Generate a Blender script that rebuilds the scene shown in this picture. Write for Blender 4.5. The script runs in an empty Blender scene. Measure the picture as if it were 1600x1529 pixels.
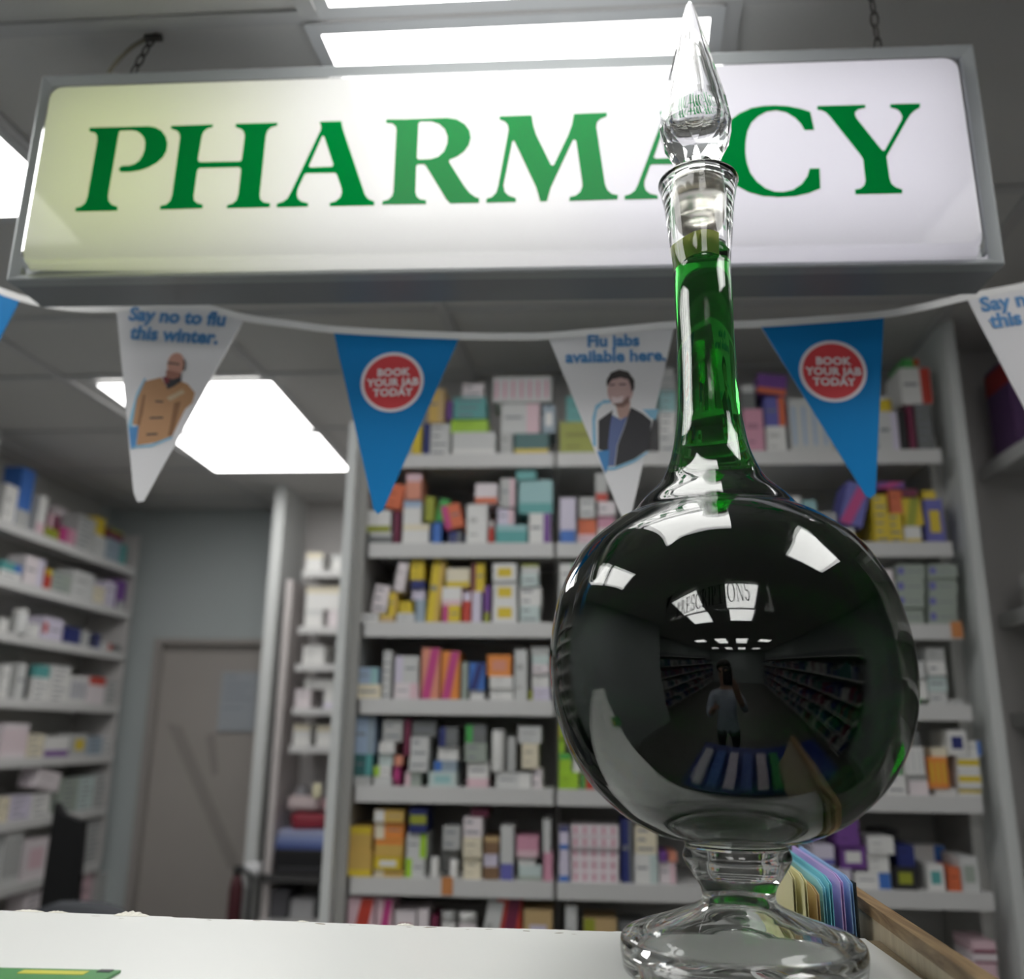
import bpy, bmesh, math, random
from mathutils import Matrix, Vector
random.seed(4)
S = bpy.context.scene
COLL = S.collection
# ------------------------------------------------------------------ camera, world, exposure
CAM_ROT = ((0.99734, 0.006796, 0.072571), (0.071801, -0.26293, -0.962139), (0.012542, 0.964791, -0.262719))
cam_data = bpy.data.cameras.new('camera')
cam = bpy.data.objects.new('camera', cam_data)
COLL.objects.link(cam)
cam.matrix_world = Matrix.Translation((0, 0, 1.7)) @ Matrix(CAM_ROT).to_4x4()
cam_data.sensor_width = 36.0
cam_data.sensor_fit = 'HORIZONTAL'
cam_data.lens = 31.66
cam_data.clip_start = 0.02
cam_data.dof.use_dof = True
cam_data.dof.focus_distance = 0.80
cam_data.dof.aperture_fstop = 3.35
S.camera = cam
world = bpy.data.worlds.new('world')
S.world = world
world.use_nodes = True
world.node_tree.nodes['Background'].inputs[0].default_value = (0.8, 0.9, 1.0, 1)
world.node_tree.nodes['Background'].inputs[1].default_value = 0.02
S.view_settings.view_transform = 'Standard'
S.view_settings.look = 'None'
S.view_settings.gamma = 1.0
S.view_settings.use_curve_mapping = False
S.view_settings.exposure = 0.28
PANEL_LIGHT = 5.6        # radiance of the ceiling panels
SIGN_LIGHT = 6.0         # radiance of the tubes in the sign
cy = S.cycles
cy.max_bounces = 18
cy.diffuse_bounces = 5
cy.glossy_bounces = 8
cy.transmission_bounces = 16
cy.transparent_max_bounces = 8
cy.sample_clamp_indirect = 12.0
cy.blur_glossy = 0.4
cy.use_denoising = True
# ------------------------------------------------------------------ measured tables
# sign letters: outline points (x, z) in tenths of a millimetre on the sign face
LETTERS = [
 ('P', [[(-6676,7967),(-6670,7997),(-6267,7991),(-5832,7986),(-5733,7965),(-5639,7907),(-5571,7813),(-5534,7704),(-5535,7586),(-5571,7492),(-5646,7405),(-5752,7340),(-5871,7297),(-6001,7278),(-6125,7278),(-6156,7297),(-6167,7324),(-6154,7358),(-6118,7373),(-6033,7374),(-5959,7396),(-5899,7446),(-5861,7525),(-5844,7620),(-5848,7727),(-5877,7809),(-5934,7876),(-5996,7917),(-6066,7934),(-6230,7935),(-6245,7916),(-6248,7851),(-6267,6919),(-6246,6835),(-6191,6777),(-6112,6748),(-6104,6686),(-6690,6693),(-6693,6747),(-6625,6765),(-6570,6815),(-6550,6908),(-6534,7787),(-6550,7864),(-6586,7914),(-6667,7936)]]),
 ('H', [[(-5513,7945),(-5511,7978),(-4926,7976),(-4928,7936),(-4996,7917),(-5044,7872),(-5064,7807),(-5080,7439),(-5059,7399),(-5034,7389),(-4500,7381),(-4477,7390),(-4468,7415),(-4462,7782),(-4485,7849),(-4524,7890),(-4603,7920),(-4605,7973),(-4024,7966),(-4028,7923),(-4105,7899),(-4153,7848),(-4170,7777),(-4175,6866),(-4159,6789),(-4110,6743),(-4023,6728),(-4024,6669),(-4604,6672),(-4602,6719),(-4530,6739),(-4484,6788),(-4466,6876),(-4463,7234),(-4472,7273),(-4497,7293),(-5042,7301),(-5063,7282),(-5072,7250),(-5078,6884),(-5064,6808),(-5013,6762),(-4936,6737),(-4936,6683),(-5517,6683),(-5517,6737),(-5439,6757),(-5393,6806),(-5374,6895),(-5365,7792),(-5384,7853),(-5425,7901),(-5505,7931)]]),
 ('A', [[(-3442,7956),(-3145,7954),(-3106,7804),(-2756,6812),(-2709,6746),(-2626,6705),(-2623,6649),(-3216,6656),(-3220,6704),(-3149,6723),(-3085,6780),(-3066,6855),(-3080,6931),(-3151,7129),(-3177,7157),(-3567,7166),(-3590,7151),(-3666,6930),(-3672,6854),(-3655,6789),(-3603,6739),(-3509,6711),(-3505,6660),(-3926,6663),(-3929,6717),(-3855,6742),(-3796,6788),(-3758,6868),(-3418,7828),(-3416,7873)],[(-3377,7736),(-3361,7719),(-3210,7285),(-3222,7252),(-3515,7250),(-3541,7270),(-3396,7720)]]),
 ('R', [[(-2531,7917),(-2527,7955),(-2298,7945),(-1704,7944),(-1573,7914),(-1464,7835),(-1397,7733),(-1378,7621),(-1402,7512),(-1463,7416),(-1557,7341),(-1651,7302),(-1659,7266),(-1450,6898),(-1373,6788),(-1299,6727),(-1246,6707),(-1247,6640),(-1620,6643),(-1675,6704),(-1968,7223),(-1990,7242),(-2075,7245),(-2093,7222),(-2088,6825),(-2066,6759),(-2022,6716),(-1942,6701),(-1940,6645),(-2521,6656),(-2518,6707),(-2445,6725),(-2394,6776),(-2379,6847),(-2383,7774),(-2397,7843),(-2442,7888),(-2524,7898)],[(-2069,7904),(-1907,7897),(-1808,7855),(-1730,7771),(-1691,7658),(-1691,7548),(-1730,7427),(-1802,7350),(-1897,7318),(-2067,7316),(-2090,7343),(-2090,7873)]]),
 ('M', [[(-1001,7936),(-575,7936),(-550,7774),(-512,7632),(-318,7171),(-298,7157),(-276,7170),(-89,7614),(-40,7767),(-15,7932),(421,7934),(418,7875),(335,7843),(292,7795),(279,7725),(381,6852),(409,6770),(461,6714),(543,6691),(536,6629),(-81,6628),(-75,6686),(2,6703),(61,6755),(89,6835),(86,6903),(13,7519),(-11,7541),(-32,7525),(-318,6836),(-367,6635),(-454,6632),(-508,6843),(-797,7545),(-813,7557),(-827,7539),(-933,6886),(-914,6790),(-865,6734),(-769,6690),(-768,6636),(-1153,6638),(-1151,6696),(-1080,6721),(-1027,6780),(-1005,6861),(-878,7717),(-892,7803),(-929,7854),(-1000,7886)]]),
 ('A', [[(1112,7915),(1409,7914),(1448,7763),(1799,6771),(1845,6705),(1929,6665),(1932,6608),(1338,6615),(1335,6663),(1405,6683),(1469,6739),(1488,6814),(1474,6890),(1403,7089),(1377,7117),(987,7126),(964,7110),(888,6889),(882,6814),(899,6748),(951,6698),(1045,6670),(1049,6620),(628,6623),(625,6677),(699,6701),(758,6748),(796,6828),(1136,7787),(1138,7832)],[(1177,7696),(1193,7678),(1344,7244),(1332,7212),(1040,7210),(1014,7229),(1158,7680)]]),
 ('C', [[(3041,7833),(3071,7561),(2949,7561),(2910,7659),(2844,7749),(2740,7835),(2614,7874),(2484,7858),(2370,7791),(2282,7697),(2224,7569),(2192,7409),(2182,7259),(2193,7099),(2230,6950),(2304,6821),(2406,6723),(2511,6673),(2626,6664),(2744,6691),(2857,6770),(2936,6882),(2971,6990),(3096,6991),(3083,6699),(2936,6637),(2756,6597),(2559,6593),(2364,6616),(2188,6679),(2040,6778),(1930,6918),(1869,7069),(1856,7229),(1877,7421),(1936,7603),(2017,7752),(2143,7850),(2294,7921),(2452,7947),(2609,7948),(2773,7927),(2926,7882)]]),
 ('Y', [[(3134,7914),(3741,7908),(3737,7859),(3654,7845),(3608,7807),(3599,7762),(3614,7710),(3884,7230),(3906,7215),(3926,7228),(4175,7663),(4187,7719),(4164,7789),(4120,7830),(4051,7851),(4054,7902),(4429,7897),(4420,7835),(4354,7797),(4291,7737),(4235,7649),(3936,7133),(3943,6813),(3959,6736),(4009,6680),(4082,6650),(4076,6593),(3505,6600),(3506,6668),(3572,6679),(3622,6721),(3645,6791),(3645,7106),(3607,7185),(3283,7752),(3235,7818),(3184,7849),(3132,7862)]]),
]
TAPE = [(-10669,7159),(-9547,6815),(-8514,6416),(-7700,6235),(-6936,6196),(-5788,6222),(-4926,6001),(-4281,5893),(-3596,5784),(-2633,5702),(-1685,5641),(-1028,5617),(-423,5614),(455,5676),(1372,5747),(2007,5733),(2594,5740),(3536,5789),(4340,5850),(4968,5964),(5509,6091),(6313,6240),(7211,6447),(8281,6668)]
FLAGS = [[(-10830,7163),(-8507,6373),(-9327,3966)],[(-6965,6186),(-5786,6200),(-4935,5991),(-6155,3139),(-6248,3130),(-6322,3263)],[(-3594,5764),(-1684,5621),(-2704,2980),(-2774,2935),(-2832,2999)],[(-423,5604),(1417,5736),(714,2855),(628,2837),(577,2927)],[(2584,5730),(4347,5830),(3990,3175),(3917,3114),(3854,3159)],[(5490,6081),(7340,6443),(6508,3485),(6436,3441),(6365,3513)]]
MAN_TAN = [('swoosh',[(-6371,5032),(-6466,4787),(-6514,4480),(-6535,4252),(-6460,4251),(-6440,4479),(-6413,4761),(-6338,4966)]),('blue',[(-6522,4252),(-6372,4275),(-6374,3961),(-6442,3912)]),('tan',[(-6363,4967),(-6120,5028),(-6029,4884),(-5813,4958),(-5709,4917),(-5581,4773),(-5602,4620),(-5702,4520),(-5852,4105),(-6050,4020),(-6363,3973),(-6372,4275),(-6467,4302),(-6453,4684)]),('tandark',[(-6363,4760),(-6325,4759),(-6328,4477),(-6352,4275),(-6402,4280),(-6384,4529)]),('tandark',[(-5874,4624),(-5778,4648),(-5841,4118),(-5913,4106)]),('cream',[(-6007,4703),(-5774,4833),(-5730,4776),(-5939,4651)]),('dark',[(-6220,4405),(-6018,4410),(-6014,4382),(-6216,4377)]),('dark',[(-6238,4152),(-6072,4160),(-6068,4130),(-6234,4122)]),('dark',[(-6164,4664),(-6039,4652),(-6043,4627),(-6161,4636)]),('dark',[(-6078,4988),(-5986,5051),(-5815,5088),(-5808,4958),(-5904,4882),(-5998,4837)]),('red',[(-6100,5027),(-6011,5052),(-5981,4948),(-6044,4910)]),('skin',[(-5787,5202),(-5794,5151),(-5811,5106),(-5837,5070),(-5869,5047),(-5905,5038),(-5942,5045),(-5978,5066),(-6008,5099),(-6032,5144),(-6046,5194),(-6050,5248),(-6043,5300),(-6026,5345),(-6000,5381),(-5968,5405),(-5931,5413),(-5893,5407),(-5858,5386),(-5827,5351),(-5804,5307),(-5790,5256)]),('beard',[(-6054,5144),(-5827,5088),(-5833,5023),(-5941,4986),(-6050,5027)]),('dark',[(-6054,5270),(-5865,5240),(-5862,5214),(-6050,5243)]),('hair',[(-5816,5323),(-5773,5270),(-5763,5139),(-5805,5113),(-5797,5218)]),('swoosh',[(-6442,3912),(-6375,3969),(-6144,3984),(-5852,4105),(-5841,4073),(-6128,3951),(-6359,3936)])]
MAN_DARK = [('swoosh',[(217,3904),(212,4312),(263,4497),(380,4574),(477,4573),(477,4531),(360,4517),(281,4424),(256,4250),(265,3883)]),('swoosh',[(919,4426),(1140,4427),(1097,4270),(1021,4301)]),('neck',[(535,4535),(752,4552),(723,4305),(588,4286)]),('blueshirt',[(464,4370),(607,4276),(705,4326),(643,4143),(552,3900),(509,3600),(414,3600),(435,4104)]),('dark',[(299,4270),(504,4421),(462,4206),(428,3902),(430,3801),(293,3842)]),('dark',[(715,4346),(756,4459),(917,4364),(1039,4250),(980,3835),(786,3697),(518,3590),(562,3900),(653,4142)]),('skin2',[(791,4699),(778,4636),(753,4580),(719,4533),(677,4499),(632,4480),(585,4477),(539,4491),(499,4521),(466,4564),(443,4618),(431,4679),(432,4743),(445,4806),(470,4863),(504,4910),(546,4945),(592,4964),(640,4967),(685,4953),(726,4922),(759,4879),(781,4824),(792,4763)]),('hair',[(422,4766),(420,4871),(484,4986),(602,5032),(728,4996),(813,4864),(810,4739),(770,4677),(757,4781),(726,4876),(619,4909),(502,4880),(446,4807)]),('smile',[(482,4623),(575,4607),(657,4637),(635,4533),(554,4503),(496,4535)]),('beard2',[(505,4514),(632,4533),(730,4636),(738,4532),(649,4461),(563,4462)]),('hair',[(465,4803),(540,4814),(539,4793),(465,4782)]),('hair',[(598,4813),(695,4812),(695,4791),(598,4792)]),('blue',[(274,3812),(446,3831),(423,3580),(384,3491)]),('swoosh',[(423,3576),(518,3584),(786,3691),(979,3815),(978,3785),(785,3653),(518,3544),(419,3541)])]
TEXTPOS = {'say': [-0.6746, 0.5968], 'this': [-0.6686, 0.5663], 'flu': [0.0524, 0.5395], 'avail': [0.0556, 0.5156], 'say2': [0.5686, 0.5819], 'this2': [0.5785, 0.5562], 'badge1': [-0.2661, 0.4896], 'badge2': [0.3568, 0.4956]}
STOPPER = [(0.0157, 2.2423), (0.0243, 2.2496), (0.0323, 2.2656), (0.0359, 2.2818), (0.0317, 2.3101), (0.0221, 2.352), (0.0154, 2.3838), (0.0076, 2.4171), (0.0033, 2.4323), (0.0013, 2.4363)]
NECK_DOWN = [(0.0384, 2.2208), (0.0328, 2.1904), (0.0291, 2.1524), (0.0267, 2.1286), (0.0268, 2.0978), (0.0262, 2.0599), (0.027, 2.0235), (0.0285, 1.9873), (0.0303, 1.9695), (0.0332, 1.9519), (0.038, 1.9351), (0.0468, 1.9179), (0.0634, 1.9009), (0.0746, 1.8875), (0.088, 1.8809), (0.1144, 1.8595), (0.1286, 1.8386), (0.1382, 1.8175), (0.1434, 1.7973), (0.1468, 1.7768), (0.148, 1.7571), (0.1469, 1.7371), (0.1436, 1.718), (0.1374, 1.6985), (0.1283, 1.6799), (0.1149, 1.661), (0.0956, 1.6428), (0.0819, 1.6336), (0.0625, 1.6244), (0.0415, 1.6191), (0.0426, 1.6085), (0.0368, 1.5977), (0.0298, 1.5869), (0.0285, 1.5789), (0.0325, 1.5738), (0.0485, 1.5668), (0.0669, 1.5604), (0.0837, 1.5549), (0.0909, 1.5513), (0.0932, 1.5472), (0.0934, 1.5395), (0.0915, 1.5279)]
COL = {'b': (0.05, 0.16, 0.5), 'bg': (0.3, 0.38, 0.45), 'br': (0.22, 0.13, 0.07), 'cr': (0.74, 0.68, 0.52), 'dg': (0.16, 0.17, 0.17), 'dt': (0.03, 0.13, 0.13), 'g': (0.45, 0.46, 0.45), 'gg': (0.33, 0.38, 0.33), 'gr': (0.06, 0.38, 0.08), 'k': (0.02, 0.02, 0.022), 'lb': (0.36, 0.47, 0.62), 'lg': (0.58, 0.59, 0.58), 'li': (0.62, 0.58, 0.7), 'lm': (0.35, 0.6, 0.03), 'lp': (0.7, 0.5, 0.55), 'lt': (0.3, 0.52, 0.53), 'mg': (0.5, 0.05, 0.22), 'mr': (0.17, 0.02, 0.06), 'nb': (0.02, 0.03, 0.16), 'ol': (0.3, 0.33, 0.03), 'op': (0.68, 0.28, 0.19), 'or_': (0.75, 0.26, 0.05), 'oy': (0.6, 0.4, 0.1), 'pk': (0.62, 0.3, 0.4), 'pt': (0.52, 0.62, 0.6), 'pu': (0.17, 0.06, 0.28), 'pw': (0.72, 0.66, 0.68), 'r': (0.5, 0.05, 0.03), 'ro': (0.65, 0.15, 0.06), 'tl': (0.1, 0.36, 0.35), 'tn': (0.52, 0.37, 0.18), 'vi': (0.13, 0.13, 0.42), 'w': (0.72, 0.72, 0.7), 'y': (0.66, 0.5, 0.03)}
# shelf stock: x, y, z, width, depth, height in mm, turn, tilt, colours, print style, kind, label
STOCK = [
 (-399,2112,2364,22,100,79,0,0,'y','p','dg','box',"yellow carton on back unit's top shelf, left bay","back unit's top shelf, left bay"),
 (-376,2116,2364,14,100,88,0,0,'nb','p','dg','box',"navy carton on back unit's top shelf, left bay","back unit's top shelf, left bay"),
 (-342,2120,2364,48,100,88,0,0,'lg','t','dg','box',"pale grey carton with printed lines on back unit's top shelf, left bay","back unit's top shelf, left bay"),
 (-353,2112,2453,40,100,89,0,0,'oy','R','tn','box',"amber carton with tan right side on back unit's top shelf, left bay","back unit's top shelf, left bay"),
 (-256,2116,2364,108,100,63,0,0,'lg','B','w','box',"pale grey carton with white bottom band on back unit's top shelf, left bay","back unit's top shelf, left bay"),
 (-269,2120,2428,93,100,33,0,0,'lm','p','dg','box',"lime green carton on back unit's top shelf, left bay","back unit's top shelf, left bay"),
 (-268,2112,2462,82,100,56,0,0,'tl','t','dt','box',"teal carton with printed lines on back unit's top shelf, left bay","back unit's top shelf, left bay"),
 (-261,2116,2519,52,100,37,0,0,'pw','t','dg','box',"pinkish white carton with printed lines on back unit's top shelf, left bay","back unit's top shelf, left bay"),
 (-321,2120,2462,14,100,50,0,0,'pu','p','dg','box',"purple carton on back unit's top shelf, left bay","back unit's top shelf, left bay"),
 (-175,2112,2364,30,100,58,0,0,'g','p','dg','box',"grey carton on back unit's top shelf, left bay","back unit's top shelf, left bay"),
 (-113,2116,2364,85,100,58,0,0,'dt','B','y','box',"dark teal carton with yellow bottom band on back unit's top shelf, left bay","back unit's top shelf, left bay"),
 (-141,2120,2423,96,100,79,0,0,'lg','R','lp','box',"pale grey carton with pale pink right side on back unit's top shelf, left bay","back unit's top shelf, left bay"),
 (-137,2112,2503,146,100,68,0,0,'lg','X','pk','box',"pale grey carton with pink stripes on back unit's top shelf, left bay","back unit's top shelf, left bay"),
 (-70,2116,2423,31,100,71,0,0,'bg','S','w','box',"blue-grey carton with white label on back unit's top shelf, left bay","back unit's top shelf, left bay"),
 (4,2112,2364,94,100,85,0,0,'ol','p','dg','box',"olive carton on back unit's top shelf, right bay","back unit's top shelf, right bay"),
 (13,2116,2450,79,100,68,0,0,'tl','p','dg','box',"teal carton on back unit's top shelf, right bay","back unit's top shelf, right bay"),
 (188,2120,2364,20,100,99,0,0,'k','p','dg','box',"first black carton from left on back unit's top shelf, right bay","back unit's top shelf, right bay"),
 (221,2112,2364,41,100,53,0,0,'lg','t','dg','box',"pale grey carton with printed lines on back unit's top shelf, right bay","back unit's top shelf, right bay"),
 (222,2116,2418,39,100,57,0,0,'w','t','dg','box',"white carton with printed lines on back unit's top shelf, right bay","back unit's top shelf, right bay"),
 (225,2120,2476,37,100,55,0,0,'lt','t','dg','box',"light teal carton with printed lines on back unit's top shelf, right bay","back unit's top shelf, right bay"),
 (224,2112,2531,37,100,56,0,0,'g','t','dg','box',"first grey carton with printed lines from left on back unit's top shelf, right bay","back unit's top shelf, right bay"),
 (287,2116,2364,76,100,113,0,0,'g','t','dg','box',"second grey carton with printed lines from left on back unit's top shelf, right bay","back unit's top shelf, right bay"),
 (364,2120,2364,69,100,89,0,0,'dg','t','dg','box',"first dark grey carton with printed lines from left on back unit's top shelf, right bay","back unit's top shelf, right bay"),
 (429,2112,2364,46,100,113,0,0,'pk','p','dg','box',"pink carton on back unit's top shelf, right bay","back unit's top shelf, right bay"),
 (482,2116,2364,47,100,69,0,0,'w','p','dg','box',"white carton on back unit's top shelf, right bay","back unit's top shelf, right bay"),
 (484,2120,2434,50,100,76,0,0,'vi','R','ro','box',"violet carton with red-orange right side on back unit's top shelf, right bay","back unit's top shelf, right bay"),
 (476,2112,2510,71,100,52,0,8,'pu','B','ro','box',"purple tilted carton with red-orange bottom band on back unit's top shelf, right bay","back unit's top shelf, right bay"),
 (421,2116,2478,32,100,63,0,0,'dg','T','lg','box',"dark grey carton with pale grey top band on back unit's top shelf, right bay","back unit's top shelf, right bay"),
 (566,2120,2364,97,100,141,0,0,'lg','X','lb','box',"pale grey carton with light blue stripes on back unit's top shelf, right bay","back unit's top shelf, right bay"),
 (747,2112,2364,47,100,102,0,0,'lg','R','li','box',"pale grey carton with lilac right side on back unit's top shelf, right bay","back unit's top shelf, right bay"),
 (752,2116,2467,31,31,41,0,0,'y','p','dg','tub',"yellow tub on back unit's top shelf, right bay","back unit's top shelf, right bay"),
 (785,2120,2364,15,100,108,0,0,'k','p','dg','box',"second black carton from left on back unit's top shelf, right bay","back unit's top shelf, right bay"),
 (802,2112,2364,13,100,118,0,0,'mr','p','dg','box',"maroon carton on back unit's top shelf, right bay","back unit's top shelf, right bay"),
 (833,2116,2364,37,100,122,0,0,'dg','t','dg','box',"second dark grey carton with printed lines from left on back unit's top shelf, right bay","back unit's top shelf, right bay"),
 (826,2120,2487,71,100,95,0,0,'w','R','r','box',"white carton with red right side on back unit's top shelf, right bay","back unit's top shelf, right bay"),
 (817,2112,2582,39,100,20,0,0,'gr','R','r','box',"green carton with red right side on back unit's top shelf, right bay","back unit's top shelf, right bay"),
 (-478,2112,2140,55,100,31,0,0,'dg','T','lg','box',"dark grey carton with pale grey top band on back unit's second shelf, left bay","back unit's second shelf, left bay"),
 (-487,2116,2172,61,100,55,0,0,'w','B','ol','box',"white carton with olive bottom band on back unit's second shelf, left bay","back unit's second shelf, left bay"),
 (-441,2120,2140,13,100,87,0,0,'mr','p','dg','box',"maroon carton on back unit's second shelf, left bay","back unit's second shelf, left bay"),
 (-452,2112,2228,39,100,62,0,10,'ro','p','dg','box',"red-orange tilted carton on back unit's second shelf, left bay","back unit's second shelf, left bay"),
 (-393,2116,2140,64,100,52,0,0,'w','T','cr','box',"white carton with cream top band on back unit's second shelf, left bay","back unit's second shelf, left bay"),
 (-404,2120,2193,44,100,60,0,0,'w','T','lb','box',"white carton with light blue top band on back unit's second shelf, left bay","back unit's second shelf, left bay"),
 (-402,2112,2254,38,100,64,0,0,'op','T','lp','box',"salmon orange carton with pale pink top band on back unit's second shelf, left bay","back unit's second shelf, left bay"),
 (-385,2231,2140,20,100,109,0,0,'dg','p','dg','box',"dark grey carton on back unit's second shelf, left bay","back unit's second shelf, left bay"),
 (-342,2120,2140,22,100,57,0,0,'b','p','dg','box',"blue carton on back unit's second shelf, left bay","back unit's second shelf, left bay"),
 (-360,2112,2198,22,100,62,0,0,'ol','p','dg','box',"olive carton on back unit's second shelf, left bay","back unit's second shelf, left bay"),
 (-334,2116,2198,23,100,55,0,12,'gr','p','dg','box',"green tilted carton on back unit's second shelf, left bay","back unit's second shelf, left bay"),
 (-296,2120,2140,31,100,35,0,0,'nb','R','dg','box',"navy carton with dark grey right side on back unit's second shelf, left bay","back unit's second shelf, left bay"),
 (-297,2112,2176,45,100,60,0,-14,'ro','L','mg','box',"red-orange tilted carton with magenta left side on back unit's second shelf, left bay","back unit's second shelf, left bay"),
 (-244,2116,2140,50,100,101,0,0,'w','p','dg','box',"white carton on back unit's second shelf, left bay","back unit's second shelf, left bay"),
 (-209,2120,2140,12,100,62,0,0,'r','T','g','box',"red carton with grey top band on back unit's second shelf, left bay","back unit's second shelf, left bay"),
 (-222,2112,2242,54,100,50,0,0,'pw','B','ro','box',"pinkish white carton with red-orange bottom band on back unit's second shelf, left bay","back unit's second shelf, left bay"),
 (-160,2116,2140,75,100,49,0,0,'tl','T','lt','box',"teal carton with light teal top band on back unit's second shelf, left bay","back unit's second shelf, left bay"),
 (-174,2120,2190,40,100,42,0,0,'li','R','lp','box',"lilac carton with pale pink right side on back unit's second shelf, left bay","back unit's second shelf, left bay"),
 (-170,2112,2233,36,100,72,0,0,'g','R','lp','box',"grey carton with pale pink right side on back unit's second shelf, left bay","back unit's second shelf, left bay"),
 (-91,2116,2140,52,100,78,0,0,'w','R','pu','box',"white carton with purple right side on back unit's second shelf, left bay","back unit's second shelf, left bay"),
 (-102,2120,2219,82,100,83,0,0,'lt','B','tl','box',"light teal carton with teal bottom band on back unit's second shelf, left bay","back unit's second shelf, left bay"),
 (-125,2112,2302,48,100,22,0,0,'tl','p','dg','box',"teal carton on back unit's second shelf, left bay","back unit's second shelf, left bay"),
 (-24,2112,2140,38,100,115,0,0,'li','B','b','box',"lilac carton with blue bottom band on back unit's second shelf, right bay","back unit's second shelf, right bay"),
 (22,2116,2140,42,100,25,0,0,'lp','p','dg','box',"pale pink carton on back unit's second shelf, right bay","back unit's second shelf, right bay"),
 (23,2120,2166,42,100,38,0,0,'ro','p','dg','box',"first red-orange carton from left on back unit's second shelf, right bay","back unit's second shelf, right bay"),
 (23,2112,2205,36,100,50,0,0,'lg','t','dg','box',"pale grey carton with printed lines on back unit's second shelf, right bay","back unit's second shelf, right bay"),
 (69,2116,2140,41,100,39,0,0,'w','p','dg','box',"white carton on back unit's second shelf, right bay","back unit's second shelf, right bay"),
 (68,2120,2180,38,100,30,0,0,'pk','p','dg','box',"pink carton on back unit's second shelf, right bay","back unit's second shelf, right bay"),
 (70,2112,2211,41,100,34,0,0,'pw','t','dg','box',"pinkish white carton with printed lines on back unit's second shelf, right bay","back unit's second shelf, right bay"),
 (58,2116,2246,29,100,71,0,0,'g','B','r','box',"grey carton with red bottom band on back unit's second shelf, right bay","back unit's second shelf, right bay"),
 (506,2120,2140,46,100,116,0,0,'w','M','br','box',"white carton with brown middle band on back unit's second shelf, right bay","back unit's second shelf, right bay"),
 (545,2112,2140,27,100,69,0,0,'lg','p','dg','box',"pale grey carton on back unit's second shelf, right bay","back unit's second shelf, right bay"),
 (548,2116,2210,31,100,36,0,0,'lt','p','dg','box',"light teal carton on back unit's second shelf, right bay","back unit's second shelf, right bay"),
 (589,2120,2140,39,100,77,0,0,'g','t','dg','box',"grey carton with printed lines on back unit's second shelf, right bay","back unit's second shelf, right bay"),
 (628,2112,2140,33,100,37,0,0,'w','B','r','box',"white carton with red bottom band on back unit's second shelf, right bay","back unit's second shelf, right bay"),
 (640,2116,2179,53,100,105,0,16,'vi','D','mg','box',"violet tilted carton with magenta diagonal pattern on back unit's second shelf, right bay","back unit's second shelf, right bay"),
 (703,2235,2140,32,100,65,0,0,'y','t','dg','box',"first yellow carton with printed lines from left on back unit's second shelf, right bay","back unit's second shelf, right bay"),
 (710,2112,2140,33,100,118,0,0,'y','t','ol','box',"second yellow carton with printed lines from left on back unit's second shelf, right bay","back unit's second shelf, right bay"),
 (743,2116,2140,30,100,73,0,0,'y','t','ol','box',"third yellow carton with printed lines from left on back unit's second shelf, right bay","back unit's second shelf, right bay"),
 (750,2120,2214,29,100,58,0,0,'ro','p','dg','box',"second red-orange carton from left on back unit's second shelf, right bay","back unit's second shelf, right bay"),
 (739,2112,2273,63,100,16,0,0,'pu','D','mg','box',"purple carton with magenta diagonal pattern on back unit's second shelf, right bay","back unit's second shelf, right bay"),
 (780,2116,2140,37,100,42,0,0,'w','B','y','box',"white carton with yellow bottom band on back unit's second shelf, right bay","back unit's second shelf, right bay"),
 (788,2120,2183,43,100,68,0,-4,'y','D','ol','box',"yellow carton with olive diagonal pattern on back unit's second shelf, right bay","back unit's second shelf, right bay"),
 (782,2112,2253,32,100,18,0,0,'mr','p','dg','box',"maroon carton on back unit's second shelf, right bay","back unit's second shelf, right bay"),
 (833,2116,2140,40,100,107,0,0,'vi','S','y','box',"violet carton with yellow label on back unit's second shelf, right bay","back unit's second shelf, right bay"),
 (828,2120,2248,29,100,21,0,0,'y','p','dg','box',"yellow carton on back unit's second shelf, right bay","back unit's second shelf, right bay"),
 (-494,2112,1952,41,100,23,0,0,'w','t','dg','box',"first white carton with printed lines from left on back unit's third shelf, left bay","back unit's third shelf, left bay"),
 (-453,2116,1952,36,100,21,0,0,'tn','T','y','box',"tan carton with yellow top band on back unit's third shelf, left bay","back unit's third shelf, left bay"),
 (-476,2120,1976,35,100,65,0,8,'pw','t','lp','box',"pinkish white tilted carton with printed lines on back unit's third shelf, left bay","back unit's third shelf, left bay"),
 (-408,2112,1952,41,100,23,0,0,'lg','p','dg','box',"pale grey carton on back unit's third shelf, left bay","back unit's third shelf, left bay"),
 (-409,2116,1976,30,100,27,0,0,'y','p','dg','box',"lower yellow carton on back unit's third shelf, left bay","back unit's third shelf, left bay"),
 (-441,2120,1973,20,100,52,0,0,'y','R','oy','box',"first yellow carton with amber right side from left on back unit's third shelf, left bay","back unit's third shelf, left bay"),
 (-428,2112,2026,24,100,69,0,8,'pw','p','lp','box',"pinkish white tilted carton on back unit's third shelf, left bay","back unit's third shelf, left bay"),
 (-374,2116,1952,21,100,56,0,0,'bg','p','dg','box',"blue-grey carton on back unit's third shelf, left bay","back unit's third shelf, left bay"),
 (-381,2120,2008,29,100,25,0,0,'li','p','dg','box',"first lilac carton from left on back unit's third shelf, left bay","back unit's third shelf, left bay"),
 (-382,2112,2034,30,100,20,0,0,'nb','p','dg','box',"navy carton on back unit's third shelf, left bay","back unit's third shelf, left bay"),
 (-385,2116,2054,32,100,50,0,0,'y','p','dg','box',"upper yellow carton on back unit's third shelf, left bay","back unit's third shelf, left bay"),
 (-346,2120,1952,30,100,153,0,5,'y','R','oy','box',"second yellow carton with amber right side from left on back unit's third shelf, left bay","back unit's third shelf, left bay"),
 (-300,2112,1952,42,100,42,0,0,'y','L','mg','box',"yellow carton with magenta left side on back unit's third shelf, left bay","back unit's third shelf, left bay"),
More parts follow.
